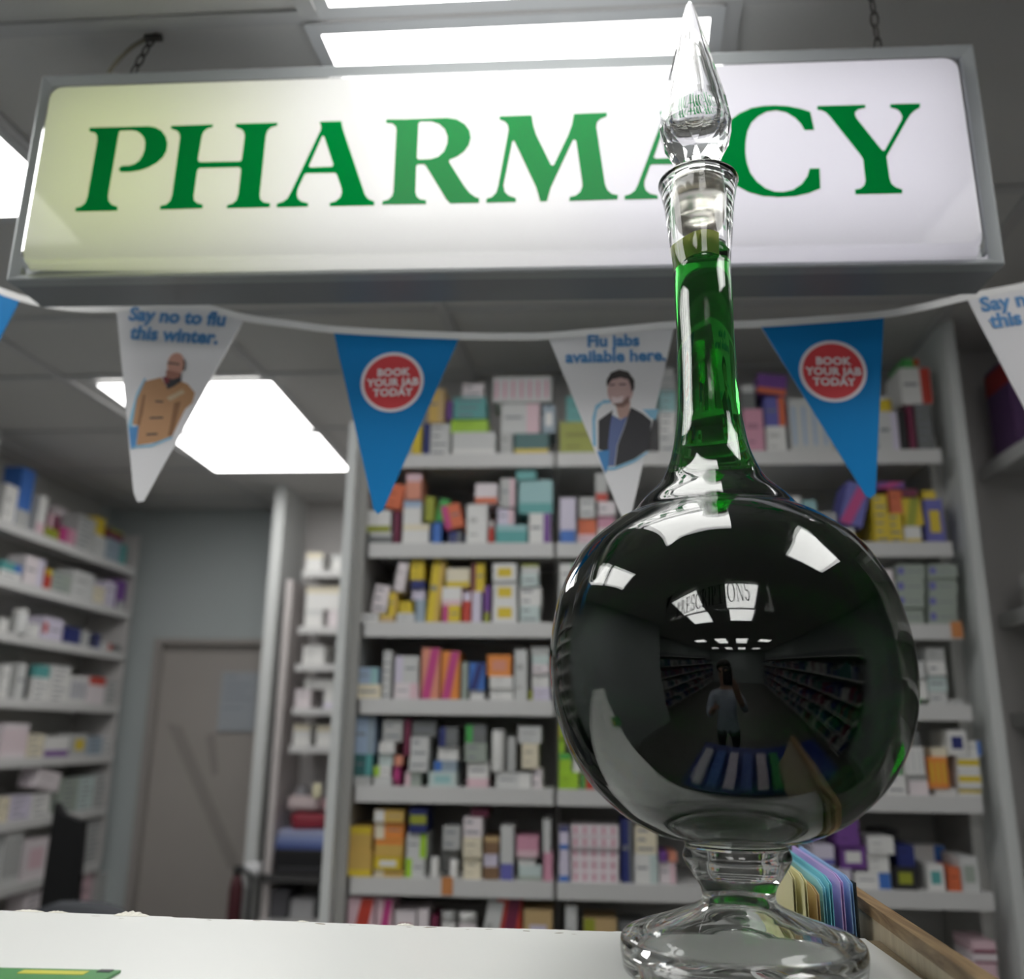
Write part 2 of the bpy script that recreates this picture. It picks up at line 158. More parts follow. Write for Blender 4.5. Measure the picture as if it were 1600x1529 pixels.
 (-300,2116,1994,46,100,43,0,0,'w','B','lp','box',"white carton with pale pink bottom band on back unit's third shelf, left bay","back unit's third shelf, left bay"),
 (-287,2120,2038,55,100,46,0,0,'cr','B','y','box',"cream carton with yellow bottom band on back unit's third shelf, left bay","back unit's third shelf, left bay"),
 (-263,2112,1952,19,100,74,0,0,'r','T','li','box',"red carton with lilac top band on back unit's third shelf, left bay","back unit's third shelf, left bay"),
 (-240,2116,1952,21,100,75,0,0,'li','p','dg','box',"second lilac carton from left on back unit's third shelf, left bay","back unit's third shelf, left bay"),
 (-239,2120,2027,30,100,71,0,0,'y','L','mr','box',"yellow carton with maroon left side on back unit's third shelf, left bay","back unit's third shelf, left bay"),
 (-215,2112,1952,13,100,88,0,0,'pu','B','ol','box',"purple carton with olive bottom band on back unit's third shelf, left bay","back unit's third shelf, left bay"),
 (-173,2116,1952,57,100,50,0,0,'w','S','y','box',"bottom white carton with yellow label on back unit's third shelf, left bay","back unit's third shelf, left bay"),
 (-174,2120,2003,56,100,47,0,0,'w','S','y','box',"second white carton with yellow label on back unit's third shelf, left bay","back unit's third shelf, left bay"),
 (-174,2112,2051,56,100,43,0,0,'w','S','y','box',"topmost white carton with yellow label on back unit's third shelf, left bay","back unit's third shelf, left bay"),
 (-114,2116,1952,45,100,41,0,0,'pt','t','dg','box',"lower pale teal carton with printed lines on back unit's third shelf, left bay","back unit's third shelf, left bay"),
 (-113,2120,1994,50,100,46,0,0,'w','t','dg','box',"second white carton with printed lines from left on back unit's third shelf, left bay","back unit's third shelf, left bay"),
 (-115,2112,2040,41,100,29,0,0,'pt','t','dg','box',"upper pale teal carton with printed lines on back unit's third shelf, left bay","back unit's third shelf, left bay"),
 (-114,2116,2069,41,100,25,0,0,'lg','T','ol','box',"pale grey carton with olive top band on back unit's third shelf, left bay","back unit's third shelf, left bay"),
 (-32,2112,1952,22,100,35,0,0,'r','L','dg','box',"red carton with dark grey left side on back unit's third shelf, right bay","back unit's third shelf, right bay"),
 (-33,2116,1987,24,100,53,0,0,'lg','t','dg','box',"pale grey carton with printed lines on back unit's third shelf, right bay","back unit's third shelf, right bay"),
 (4,2120,1952,40,100,66,0,0,'w','t','dg','box',"white carton with printed lines on back unit's third shelf, right bay","back unit's third shelf, right bay"),
 (-21,2112,2041,45,100,52,0,0,'w','R','gr','box',"white carton with green right side on back unit's third shelf, right bay","back unit's third shelf, right bay"),
 (710,2116,1952,31,100,128,0,0,'pw','p','dg','box',"pinkish white carton on back unit's third shelf, right bay","back unit's third shelf, right bay"),
 (757,2120,1952,58,100,38,0,0,'gg','Q','vi','box',"bottom grey-green carton with violet dot, left stack, on back unit's third shelf, right bay","back unit's third shelf, right bay"),
 (758,2112,1991,60,100,31,0,0,'gg','Q','vi','box',"third grey-green carton with violet dot, left stack, on back unit's third shelf, right bay","back unit's third shelf, right bay"),
 (762,2116,2022,62,100,37,0,0,'gg','Q','vi','box',"second grey-green carton with violet dot, left stack, on back unit's third shelf, right bay","back unit's third shelf, right bay"),
 (767,2120,2060,63,100,33,0,0,'gg','Q','vi','box',"topmost grey-green carton with violet dot, left stack, on back unit's third shelf, right bay","back unit's third shelf, right bay"),
 (825,2112,1952,60,100,37,0,0,'gg','Q','vi','box',"bottom grey-green carton with violet dot, right stack, on back unit's third shelf, right bay","back unit's third shelf, right bay"),
 (830,2116,1990,63,100,32,0,0,'gg','Q','vi','box',"third grey-green carton with violet dot, right stack, on back unit's third shelf, right bay","back unit's third shelf, right bay"),
 (835,2120,2023,64,100,37,0,0,'gg','Q','vi','box',"second grey-green carton with violet dot, right stack, on back unit's third shelf, right bay","back unit's third shelf, right bay"),
 (836,2112,2060,64,100,31,0,0,'gg','Q','vi','box',"topmost grey-green carton with violet dot, right stack, on back unit's third shelf, right bay","back unit's third shelf, right bay"),
 (-488,2112,1776,55,100,34,0,0,'cr','t','dg','box',"cream carton with printed lines on back unit's fourth shelf, left bay","back unit's fourth shelf, left bay"),
 (-493,2116,1810,50,100,38,0,0,'lb','R','lt','box',"light blue carton with light teal right side on back unit's fourth shelf, left bay","back unit's fourth shelf, left bay"),
 (-448,2120,1776,19,100,111,0,0,'lg','t','dg','box',"pale grey carton with printed lines on back unit's fourth shelf, left bay","back unit's fourth shelf, left bay"),
 (-399,2112,1776,56,100,37,0,0,'pw','R','lp','box',"pinkish white carton with pale pink right side on back unit's fourth shelf, left bay","back unit's fourth shelf, left bay"),
 (-401,2116,1814,55,100,61,0,0,'lg','L','li','box',"pale grey carton with lilac left side on back unit's fourth shelf, left bay","back unit's fourth shelf, left bay"),
 (-345,2120,1776,42,100,118,0,0,'op','D','mg','box',"salmon orange carton with magenta diagonal pattern on back unit's fourth shelf, left bay","back unit's fourth shelf, left bay"),
 (-297,2112,1776,41,100,110,0,0,'or_','D','mg','box',"orange carton with magenta diagonal pattern on back unit's fourth shelf, left bay","back unit's fourth shelf, left bay"),
 (-264,2116,1776,13,100,86,0,0,'gg','p','dg','box',"grey-green carton on back unit's fourth shelf, left bay","back unit's fourth shelf, left bay"),
 (-234,2120,1776,32,100,22,0,0,'w','p','dg','box',"first white carton from left on back unit's fourth shelf, left bay","back unit's fourth shelf, left bay"),
 (-235,2112,1798,35,100,63,0,3,'b','D','nb','box',"blue carton with navy diagonal pattern on back unit's fourth shelf, left bay","back unit's fourth shelf, left bay"),
 (-209,2116,1776,8,100,15,0,0,'k','p','dg','box',"black carton on back unit's fourth shelf, left bay","back unit's fourth shelf, left bay"),
 (-178,2120,1776,53,100,25,0,0,'w','p','dg','box',"third white carton from left on back unit's fourth shelf, left bay","back unit's fourth shelf, left bay"),
 (-178,2112,1802,53,100,28,0,0,'w','p','dg','box',"second white carton from left on back unit's fourth shelf, left bay","back unit's fourth shelf, left bay"),
 (-184,2116,1830,55,100,49,0,0,'or_','S','op','box',"orange carton with salmon orange label on back unit's fourth shelf, left bay","back unit's fourth shelf, left bay"),
 (-134,2120,1776,28,100,116,0,0,'lg','p','dg','box',"pale grey carton on back unit's fourth shelf, left bay","back unit's fourth shelf, left bay"),
 (-110,2112,1776,8,100,23,0,0,'ol','p','dg','box',"olive carton on back unit's fourth shelf, left bay","back unit's fourth shelf, left bay"),
 (-86,2116,1776,39,100,30,0,0,'li','p','dg','box',"lilac carton on back unit's fourth shelf, left bay","back unit's fourth shelf, left bay"),
 (-88,2120,1807,39,100,30,0,0,'w','p','dg','box',"fourth white carton from left on back unit's fourth shelf, left bay","back unit's fourth shelf, left bay"),
 (-88,2112,1837,38,100,21,0,0,'pw','t','dg','box',"pinkish white carton with printed lines on back unit's fourth shelf, left bay","back unit's fourth shelf, left bay"),
 (-88,2116,1859,38,100,19,0,0,'pt','p','dg','box',"pale teal carton on back unit's fourth shelf, left bay","back unit's fourth shelf, left bay"),
 (-89,2120,1878,40,100,20,0,0,'g','p','dg','box',"grey carton on back unit's fourth shelf, left bay","back unit's fourth shelf, left bay"),
 (-22,2112,1776,43,100,49,0,0,'w','t','dg','box',"first white carton with printed lines from left on back unit's fourth shelf, right bay","back unit's fourth shelf, right bay"),
 (749,2116,1776,34,100,11,0,0,'gr','R','k','box',"green carton with black right side on back unit's fourth shelf, right bay","back unit's fourth shelf, right bay"),
 (757,2120,1788,37,100,44,0,0,'w','t','dg','box',"second white carton with printed lines from left on back unit's fourth shelf, right bay","back unit's fourth shelf, right bay"),
 (757,2112,1833,31,100,38,0,0,'lg','t','dg','box',"first pale grey carton with printed lines from left on back unit's fourth shelf, right bay","back unit's fourth shelf, right bay"),
 (797,2116,1776,38,100,28,0,0,'lg','t','g','box',"second pale grey carton with printed lines from left on back unit's fourth shelf, right bay","back unit's fourth shelf, right bay"),
 (800,2120,1805,40,100,35,0,0,'pt','t','dg','box',"pale teal carton with printed lines on back unit's fourth shelf, right bay","back unit's fourth shelf, right bay"),
 (799,2112,1840,38,100,31,0,0,'w','t','dg','box',"third white carton with printed lines from left on back unit's fourth shelf, right bay","back unit's fourth shelf, right bay"),
 (801,2116,1872,39,100,28,0,0,'g','p','dg','box',"grey carton on back unit's fourth shelf, right bay","back unit's fourth shelf, right bay"),
 (835,2120,1776,28,100,12,0,0,'lg','D','g','box',"pale grey carton with grey diagonal pattern on back unit's fourth shelf, right bay","back unit's fourth shelf, right bay"),
 (-491,2112,1585,38,100,20,0,0,'g','p','dg','box',"first grey carton from left on back unit's fifth shelf, left bay","back unit's fifth shelf, left bay"),
 (-493,2116,1606,44,100,47,0,0,'dt','R','tl','box',"dark teal carton with teal right side on back unit's fifth shelf, left bay","back unit's fifth shelf, left bay"),
 (-493,2120,1653,47,100,82,0,0,'lb','R','bg','box',"light blue carton with blue-grey right side on back unit's fifth shelf, left bay","back unit's fifth shelf, left bay"),
 (-444,2112,1585,40,100,19,0,0,'lg','p','dg','box',"first pale grey carton from left on back unit's fifth shelf, left bay","back unit's fifth shelf, left bay"),
 (-447,2116,1605,38,100,23,0,0,'w','L','lm','box',"white carton with lime green left side on back unit's fifth shelf, left bay","back unit's fifth shelf, left bay"),
 (-441,2120,1628,31,100,27,0,0,'pt','p','dg','box',"pale teal carton on back unit's fifth shelf, left bay","back unit's fifth shelf, left bay"),
 (-438,2112,1656,35,100,25,0,0,'w','p','dg','box',"first white carton from left on back unit's fifth shelf, left bay","back unit's fifth shelf, left bay"),
 (-427,2116,1682,44,100,48,0,0,'g','t','dg','box',"grey carton with printed lines on back unit's fifth shelf, left bay","back unit's fifth shelf, left bay"),
 (-414,2120,1585,13,100,43,0,0,'mg','B','mr','box',"magenta carton with maroon bottom band on back unit's fifth shelf, left bay","back unit's fifth shelf, left bay"),
 (-410,2112,1629,17,100,22,0,0,'op','p','dg','box',"salmon orange carton on back unit's fifth shelf, left bay","back unit's fifth shelf, left bay"),
 (-393,2116,1651,13,100,81,0,0,'mr','p','dg','box',"maroon carton on back unit's fifth shelf, left bay","back unit's fifth shelf, left bay"),
 (-377,2120,1585,35,100,31,0,0,'gg','L','lp','box',"grey-green carton with pale pink left side on back unit's fifth shelf, left bay","back unit's fifth shelf, left bay"),
 (-364,2112,1617,42,100,29,0,0,'lg','t','g','box',"lower pale grey carton with printed lines on back unit's fifth shelf, left bay","back unit's fifth shelf, left bay"),
 (-363,2116,1646,42,100,46,0,0,'lg','t','g','box',"upper pale grey carton with printed lines on back unit's fifth shelf, left bay","back unit's fifth shelf, left bay"),
 (-355,2120,1693,54,100,35,0,0,'dg','t','g','box',"dark grey carton with printed lines on back unit's fifth shelf, left bay","back unit's fifth shelf, left bay"),
 (-308,2112,1585,62,100,33,0,0,'pt','S','lt','box',"pale teal carton with light teal label on back unit's fifth shelf, left bay","back unit's fifth shelf, left bay"),
 (-303,2116,1618,51,100,23,0,0,'bg','L','b','box',"blue-grey carton with blue left side on back unit's fifth shelf, left bay","back unit's fifth shelf, left bay"),
 (-298,2120,1642,45,100,30,0,0,'w','p','dg','box',"second white carton from left on back unit's fifth shelf, left bay","back unit's fifth shelf, left bay"),
 (-297,2112,1672,42,100,43,0,0,'dg','L','nb','box',"dark grey carton with navy left side on back unit's fifth shelf, left bay","back unit's fifth shelf, left bay"),
 (-229,2116,1585,47,100,19,0,0,'lp','p','dg','box',"pale pink carton on back unit's fifth shelf, left bay","back unit's fifth shelf, left bay"),
 (-229,2120,1604,46,100,35,0,0,'w','t','dg','box',"white carton with printed lines on back unit's fifth shelf, left bay","back unit's fifth shelf, left bay"),
 (-234,2112,1640,48,100,41,0,0,'gg','t','gr','box',"grey-green carton with printed lines on back unit's fifth shelf, left bay","back unit's fifth shelf, left bay"),
 (-235,2116,1682,46,100,39,0,0,'dg','L','gr','box',"dark grey carton with green left side on back unit's fifth shelf, left bay","back unit's fifth shelf, left bay"),
 (-148,2120,1585,79,100,33,0,0,'lg','R','w','box',"pale grey carton with white right side on back unit's fifth shelf, left bay","back unit's fifth shelf, left bay"),
 (-184,2112,1619,30,30,92,0,0,'w','p','dg','tube',"white slim tall carton on back unit's fifth shelf, left bay","back unit's fifth shelf, left bay"),
 (-153,2116,1619,18,100,77,0,0,'g','p','dg','box',"second grey carton from left on back unit's fifth shelf, left bay","back unit's fifth shelf, left bay"),
 (-94,2120,1585,21,100,42,0,0,'pw','t','dg','box',"pinkish white carton with printed lines on back unit's fifth shelf, left bay","back unit's fifth shelf, left bay"),
 (-111,2112,1628,36,100,53,0,0,'cr','p','dg','box',"cream carton on back unit's fifth shelf, left bay","back unit's fifth shelf, left bay"),
 (-112,2116,1682,52,100,37,0,0,'lg','p','dg','box',"second pale grey carton from left on back unit's fifth shelf, left bay","back unit's fifth shelf, left bay"),
 (-24,2112,1585,44,100,36,0,0,'lm','p','dg','box',"lower lime green carton on back unit's fifth shelf, right bay","back unit's fifth shelf, right bay"),
 (-32,2116,1621,27,100,40,0,0,'lm','T','gr','box',"lime green carton with green top band on back unit's fifth shelf, right bay","back unit's fifth shelf, right bay"),
 (-40,2120,1662,11,100,33,0,0,'lm','p','dg','box',"upper lime green carton on back unit's fifth shelf, right bay","back unit's fifth shelf, right bay"),
 (-40,2112,1695,10,100,29,0,0,'lm','L','y','box',"lime green carton with yellow left side on back unit's fifth shelf, right bay","back unit's fifth shelf, right bay"),
 (18,2116,1585,28,100,35,0,0,'r','L','gr','box',"red carton with green left side on back unit's fifth shelf, right bay","back unit's fifth shelf, right bay"),
 (-5,2120,1621,18,100,27,0,0,'w','p','dg','box',"first white carton from left on back unit's fifth shelf, right bay","back unit's fifth shelf, right bay"),
 (687,2112,1585,41,100,41,0,0,'w','t','dg','box',"white carton with printed lines on back unit's fifth shelf, right bay","back unit's fifth shelf, right bay"),
 (693,2116,1627,16,100,40,0,0,'gr','p','dg','box',"green carton on back unit's fifth shelf, right bay","back unit's fifth shelf, right bay"),
 (736,2120,1585,41,100,42,0,0,'pw','T','g','box',"pinkish white carton with grey top band on back unit's fifth shelf, right bay","back unit's fifth shelf, right bay"),
 (729,2112,1627,44,100,59,0,0,'w','X','lg','box',"white carton with pale grey stripes on back unit's fifth shelf, right bay","back unit's fifth shelf, right bay"),
 (733,2116,1686,27,100,32,0,0,'dg','p','dg','box',"dark grey carton on back unit's fifth shelf, right bay","back unit's fifth shelf, right bay"),
 (792,2120,1585,44,100,15,0,0,'w','p','dg','box',"second white carton from left on back unit's fifth shelf, right bay","back unit's fifth shelf, right bay"),
 (779,2112,1600,39,100,65,0,0,'or_','X','y','box',"orange carton with yellow stripes on back unit's fifth shelf, right bay","back unit's fifth shelf, right bay"),
 (787,2116,1665,31,100,20,0,0,'cr','p','dg','box',"cream carton on back unit's fifth shelf, right bay","back unit's fifth shelf, right bay"),
 (844,2120,1585,48,100,17,0,0,'w','M','y','box',"bottom white carton with yellow middle band on back unit's fifth shelf, right bay","back unit's fifth shelf, right bay"),
 (843,2112,1602,48,100,33,0,0,'w','M','y','box',"second white carton with yellow middle band on back unit's fifth shelf, right bay","back unit's fifth shelf, right bay"),
 (845,2116,1636,47,100,33,0,0,'w','M','y','box',"topmost white carton with yellow middle band on back unit's fifth shelf, right bay","back unit's fifth shelf, right bay"),
 (864,2120,1669,28,100,31,0,0,'w','R','b','box',"white carton with blue right side on back unit's fifth shelf, right bay","back unit's fifth shelf, right bay"),
 (825,2112,1669,40,100,53,0,0,'w','S','nb','box',"white carton with navy label on back unit's fifth shelf, right bay","back unit's fifth shelf, right bay"),
 (-487,2112,1394,53,100,50,0,0,'oy','B','y','box',"amber carton with yellow bottom band on back unit's sixth shelf, left bay","back unit's sixth shelf, left bay"),
 (-491,2116,1444,53,100,54,0,0,'oy','T','y','box',"amber carton with yellow top band on back unit's sixth shelf, left bay","back unit's sixth shelf, left bay"),
 (-423,2120,1394,64,100,16,0,0,'oy','L','cr','box',"amber carton with cream left side on back unit's sixth shelf, left bay","back unit's sixth shelf, left bay"),
 (-424,2112,1410,61,100,25,0,0,'y','S','w','box',"yellow carton with white label on back unit's sixth shelf, left bay","back unit's sixth shelf, left bay"),
 (-424,2116,1436,63,100,35,0,0,'oy','T','or_','box',"amber carton with orange top band on back unit's sixth shelf, left bay","back unit's sixth shelf, left bay"),
 (-426,2120,1472,65,100,35,0,0,'or_','L','cr','box',"orange carton with cream left side on back unit's sixth shelf, left bay","back unit's sixth shelf, left bay"),
 (-426,2112,1508,66,100,26,0,0,'oy','L','w','box',"amber carton with white left side on back unit's sixth shelf, left bay","back unit's sixth shelf, left bay"),
 (-364,2116,1394,42,100,40,0,0,'lg','L','lm','box',"pale grey carton with lime green left side on back unit's sixth shelf, left bay","back unit's sixth shelf, left bay"),
 (-362,2120,1434,45,100,52,0,0,'lg','R','lm','box',"pale grey carton with lime green right side on back unit's sixth shelf, left bay","back unit's sixth shelf, left bay"),
 (-360,2112,1487,38,100,51,0,0,'nb','M','ol','box',"navy carton with olive middle band on back unit's sixth shelf, left bay","back unit's sixth shelf, left bay"),
 (-320,2116,1394,19,19,43,0,0,'w','p','dg','tube',"first white slim tall carton from left on back unit's sixth shelf, left bay","back unit's sixth shelf, left bay"),
 (-278,2120,1394,19,19,39,0,0,'w','p','dg','tube',"second white slim tall carton from left on back unit's sixth shelf, left bay","back unit's sixth shelf, left bay"),
 (-300,2227,1394,40,100,58,0,0,'g','p','dg','box',"grey carton on back unit's sixth shelf, left bay","back unit's sixth shelf, left bay"),
 (-284,2116,1453,38,100,49,0,0,'g','t','dg','box',"grey carton with printed lines on back unit's sixth shelf, left bay","back unit's sixth shelf, left bay"),
 (-237,2120,1394,39,100,45,0,0,'cr','p','dg','box',"lower cream carton on back unit's sixth shelf, left bay","back unit's sixth shelf, left bay"),
 (-237,2112,1439,41,100,40,0,0,'cr','p','dg','box',"upper cream carton on back unit's sixth shelf, left bay","back unit's sixth shelf, left bay"),
 (-237,2116,1480,41,100,42,0,0,'pw','t','dg','box',"pinkish white carton with printed lines on back unit's sixth shelf, left bay","back unit's sixth shelf, left bay"),
 (-223,2120,1522,37,100,17,0,0,'mr','p','dg','box',"maroon carton on back unit's sixth shelf, left bay","back unit's sixth shelf, left bay"),
 (-194,2112,1394,33,100,26,0,0,'br','p','dg','box',"brown carton on back unit's sixth shelf, left bay","back unit's sixth shelf, left bay"),
 (-196,2116,1420,29,100,25,0,0,'li','p','dg','box',"lilac carton on back unit's sixth shelf, left bay","back unit's sixth shelf, left bay"),
 (-195,2120,1446,32,100,36,0,0,'br','T','tn','box',"brown carton with tan top band on back unit's sixth shelf, left bay","back unit's sixth shelf, left bay"),
 (-160,2112,1394,28,100,112,0,0,'lg','B','vi','box',"pale grey carton with violet bottom band on back unit's sixth shelf, left bay","back unit's sixth shelf, left bay"),
 (-109,2116,1394,50,100,30,0,0,'pt','B','gg','box',"pale teal carton with grey-green bottom band on back unit's sixth shelf, left bay","back unit's sixth shelf, left bay"),
 (-117,2120,1424,37,100,17,0,0,'w','p','dg','box',"white carton on back unit's sixth shelf, left bay","back unit's sixth shelf, left bay"),
 (-115,2112,1442,47,100,43,0,0,'pk','B','lp','box',"pink carton with pale pink bottom band on back unit's sixth shelf, left bay","back unit's sixth shelf, left bay"),
 (-70,2116,1394,19,100,57,0,0,'pk','p','dg','box',"pink carton on back unit's sixth shelf, left bay","back unit's sixth shelf, left bay"),
 (-73,2120,1451,16,100,70,0,0,'lg','p','dg','box',"pale grey carton on back unit's sixth shelf, left bay","back unit's sixth shelf, left bay"),
 (-35,2112,1394,22,100,40,0,0,'li','B','b','box',"lilac carton with blue bottom band on back unit's sixth shelf, right bay","back unit's sixth shelf, right bay"),
 (-35,2116,1434,20,100,36,0,0,'li','T','b','box',"lilac carton with blue top band on back unit's sixth shelf, right bay","back unit's sixth shelf, right bay"),
 (-35,2120,1470,21,100,36,0,0,'li','T','nb','box',"lilac carton with navy top band on back unit's sixth shelf, right bay","back unit's sixth shelf, right bay"),
 (32,2112,1394,101,100,22,0,0,'pw','X','pk','box',"bottom pinkish white carton with pink stripes on back unit's sixth shelf, right bay","back unit's sixth shelf, right bay"),
 (32,2116,1416,102,100,24,0,0,'pw','X','pk','box',"fourth pinkish white carton with pink stripes on back unit's sixth shelf, right bay","back unit's sixth shelf, right bay"),
 (32,2120,1440,103,100,22,0,0,'pw','X','pk','box',"third pinkish white carton with pink stripes on back unit's sixth shelf, right bay","back unit's sixth shelf, right bay"),
 (33,2112,1463,103,100,24,0,0,'pw','X','pk','box',"second pinkish white carton with pink stripes on back unit's sixth shelf, right bay","back unit's sixth shelf, right bay"),
 (33,2116,1488,103,100,23,0,0,'pw','X','pk','box',"topmost pinkish white carton with pink stripes on back unit's sixth shelf, right bay","back unit's sixth shelf, right bay"),
 (103,2120,1394,25,100,131,0,0,'nb','R','dg','box',"navy carton with dark grey right side on back unit's sixth shelf, right bay","back unit's sixth shelf, right bay"),
 (143,2112,1394,49,100,59,0,0,'w','R','pt','box',"white carton with pale teal right side on back unit's sixth shelf, right bay","back unit's sixth shelf, right bay"),
 (144,2116,1454,47,100,57,0,0,'cr','t','dg','box',"cream carton with printed lines on back unit's sixth shelf, right bay","back unit's sixth shelf, right bay"),
 (189,2120,1394,35,100,45,0,0,'pw','R','lp','box',"pinkish white carton with pale pink right side on back unit's sixth shelf, right bay","back unit's sixth shelf, right bay"),
 (180,2112,1439,16,100,20,0,0,'pu','p','dg','box',"first purple carton from left on back unit's sixth shelf, right bay","back unit's sixth shelf, right bay"),
 (201,2116,1439,17,100,18,0,0,'op','p','dg','box',"salmon orange carton on back unit's sixth shelf, right bay","back unit's sixth shelf, right bay"),
 (519,2120,1394,48,100,46,0,0,'lg','t','dg','box',"pale grey carton with printed lines on back unit's sixth shelf, right bay","back unit's sixth shelf, right bay"),
 (521,2112,1440,44,100,40,0,0,'li','B','vi','box',"lilac carton with violet bottom band on back unit's sixth shelf, right bay","back unit's sixth shelf, right bay"),
 (561,2116,1394,31,100,38,0,0,'li','t','dg','box',"lilac carton with printed lines on back unit's sixth shelf, right bay","back unit's sixth shelf, right bay"),
 (585,2120,1433,54,100,46,0,0,'pu','S','w','box',"purple carton with white label on back unit's sixth shelf, right bay","back unit's sixth shelf, right bay"),
 (575,2112,1479,47,100,57,0,0,'pu','p','dg','box',"second purple carton from left on back unit's sixth shelf, right bay","back unit's sixth shelf, right bay"),
 (621,2116,1394,74,100,33,0,0,'w','R','b','box',"first white carton with blue right side from left on back unit's sixth shelf, right bay","back unit's sixth shelf, right bay"),
 (637,2120,1428,43,100,36,0,0,'w','p','dg','box',"lower white carton on back unit's sixth shelf, right bay","back unit's sixth shelf, right bay"),
 (643,2112,1464,53,100,35,0,0,'w','p','dg','box',"upper white carton on back unit's sixth shelf, right bay","back unit's sixth shelf, right bay"),
 (689,2116,1394,47,100,46,0,0,'k','S','ol','box',"black carton with olive label on back unit's sixth shelf, right bay","back unit's sixth shelf, right bay"),
 (696,2120,1440,35,100,42,0,0,'nb','p','dg','box',"navy carton on back unit's sixth shelf, right bay","back unit's sixth shelf, right bay"),
 (697,2227,1394,42,100,109,0,0,'k','p','dg','box',"black carton on back unit's sixth shelf, right bay","back unit's sixth shelf, right bay"),
 (752,2116,1394,34,100,51,0,0,'w','S','tl','box',"white carton with teal label on back unit's sixth shelf, right bay","back unit's sixth shelf, right bay"),
 (785,2235,1394,68,100,78,0,0,'w','R','b','box',"second white carton with blue right side from left on back unit's sixth shelf, right bay","back unit's sixth shelf, right bay"),
 (789,2112,1394,23,100,46,0,0,'ro','p','dg','box',"first red-orange carton from left on back unit's sixth shelf, right bay","back unit's sixth shelf, right bay"),
 (822,2116,1394,36,100,68,0,0,'lg','S','gg','box',"pale grey carton with grey-green label on back unit's sixth shelf, right bay","back unit's sixth shelf, right bay"),
 (883,2235,1394,68,100,11,0,0,'ro','p','dg','box',"second red-orange carton from left on back unit's sixth shelf, right bay","back unit's sixth shelf, right bay"),
 (-478,2112,1216,58,100,135,0,0,'lp','D','r','box',"pale pink carton with red diagonal pattern on back unit's lowest shelf, left bay","back unit's lowest shelf, left bay"),
 (-427,2116,1216,35,100,133,0,0,'lp','D','mg','box',"pale pink carton with magenta diagonal pattern on back unit's lowest shelf, left bay","back unit's lowest shelf, left bay"),
 (-381,2120,1216,45,100,111,0,0,'pw','S','r','box',"pinkish white carton with red label on back unit's lowest shelf, left bay","back unit's lowest shelf, left bay"),
 (-341,2112,1216,23,100,115,0,0,'pw','p','dg','box',"pinkish white carton on back unit's lowest shelf, left bay","back unit's lowest shelf, left bay"),
 (-316,2116,1216,13,100,102,0,0,'mr','p','dg','box',"maroon carton on back unit's lowest shelf, left bay","back unit's lowest shelf, left bay"),
 (-288,2120,1216,34,34,110,0,0,'w','p','dg','tub',"white tub on back unit's lowest shelf, left bay","back unit's lowest shelf, left bay"),
 (-245,2112,1216,40,40,110,0,0,'pw','p','dg','tub',"pinkish white tub on back unit's lowest shelf, left bay","back unit's lowest shelf, left bay"),
 (-205,2116,1216,34,100,133,0,10,'lg','p','dg','box',"pale grey tilted carton on back unit's lowest shelf, left bay","back unit's lowest shelf, left bay"),
 (-154,2120,1216,52,100,140,0,0,'r','D','mr','box',"red carton with maroon diagonal pattern on back unit's lowest shelf, left bay","back unit's lowest shelf, left bay"),
 (-91,2112,1216,61,100,121,0,0,'tn','S','li','box',"tan carton with lilac label on back unit's lowest shelf, left bay","back unit's lowest shelf, left bay"),
 (-20,2112,1216,24,100,130,0,0,'lg','p','dg','box',"pale grey carton on back unit's lowest shelf, right bay","back unit's lowest shelf, right bay"),
 (42,2116,1216,70,100,106,0,0,'tn','L','ol','box',"tan carton with olive left side on back unit's lowest shelf, right bay","back unit's lowest shelf, right bay"),
 (111,2120,1216,56,100,99,0,0,'dg','p','dg','box',"dark grey carton on back unit's lowest shelf, right bay","back unit's lowest shelf, right bay"),
 (830,2112,1216,46,100,40,0,0,'lp','B','mr','box',"lower pale pink carton with maroon bottom band on back unit's lowest shelf, right bay","back unit's lowest shelf, right bay"),
 (834,2116,1256,48,100,18,0,0,'pw','B','mr','box',"pinkish white carton with maroon bottom band on back unit's lowest shelf, right bay","back unit's lowest shelf, right bay"),
 (836,2120,1275,47,100,23,0,0,'lp','B','mr','box',"upper pale pink carton with maroon bottom band on back unit's lowest shelf, right bay","back unit's lowest shelf, right bay"),
 (-1992,2937,2393,72,70,135,90,0,'w','p','dg','box','white carton on top shelf, side wall unit','top shelf, side wall unit'),
 (-1992,3015,2393,78,70,218,90,0,'b','B','g','box','blue carton with grey bottom band on top shelf, side wall unit','top shelf, side wall unit'),
 (-2072,3172,2393,117,70,92,90,0,'pw','t','lp','box','pinkish white carton with printed lines on top shelf, side wall unit','top shelf, side wall unit'),
 (-1992,3130,2393,52,70,147,90,0,'w','B','lp','box','white carton with pale pink bottom band on top shelf, side wall unit','top shelf, side wall unit'),
 (-1992,3213,2393,85,70,42,90,0,'ol','p','dg','box','olive carton on top shelf, side wall unit','top shelf, side wall unit'),
 (-1992,3215,2436,72,70,54,90,0,'mr','L','lp','box','maroon carton with pale pink left side on top shelf, side wall unit','top shelf, side wall unit'),
 (-1992,3285,2393,48,70,63,90,0,'mg','p','dg','box','magenta carton on top shelf, side wall unit','top shelf, side wall unit'),
 (-1992,3343,2393,54,70,68,90,0,'pk','p','dg','box','pink carton on top shelf, side wall unit','top shelf, side wall unit'),
 (-2072,3381,2393,90,70,165,90,0,'pw','p','dg','box','pinkish white carton on top shelf, side wall unit','top shelf, side wall unit'),
 (-1992,3444,2393,126,70,142,90,0,'g','t','dg','box','grey carton with printed lines on top shelf, side wall unit','top shelf, side wall unit'),
 (-1992,3563,2393,87,70,89,90,0,'lg','p','dg','box','pale grey carton on top shelf, side wall unit','top shelf, side wall unit'),
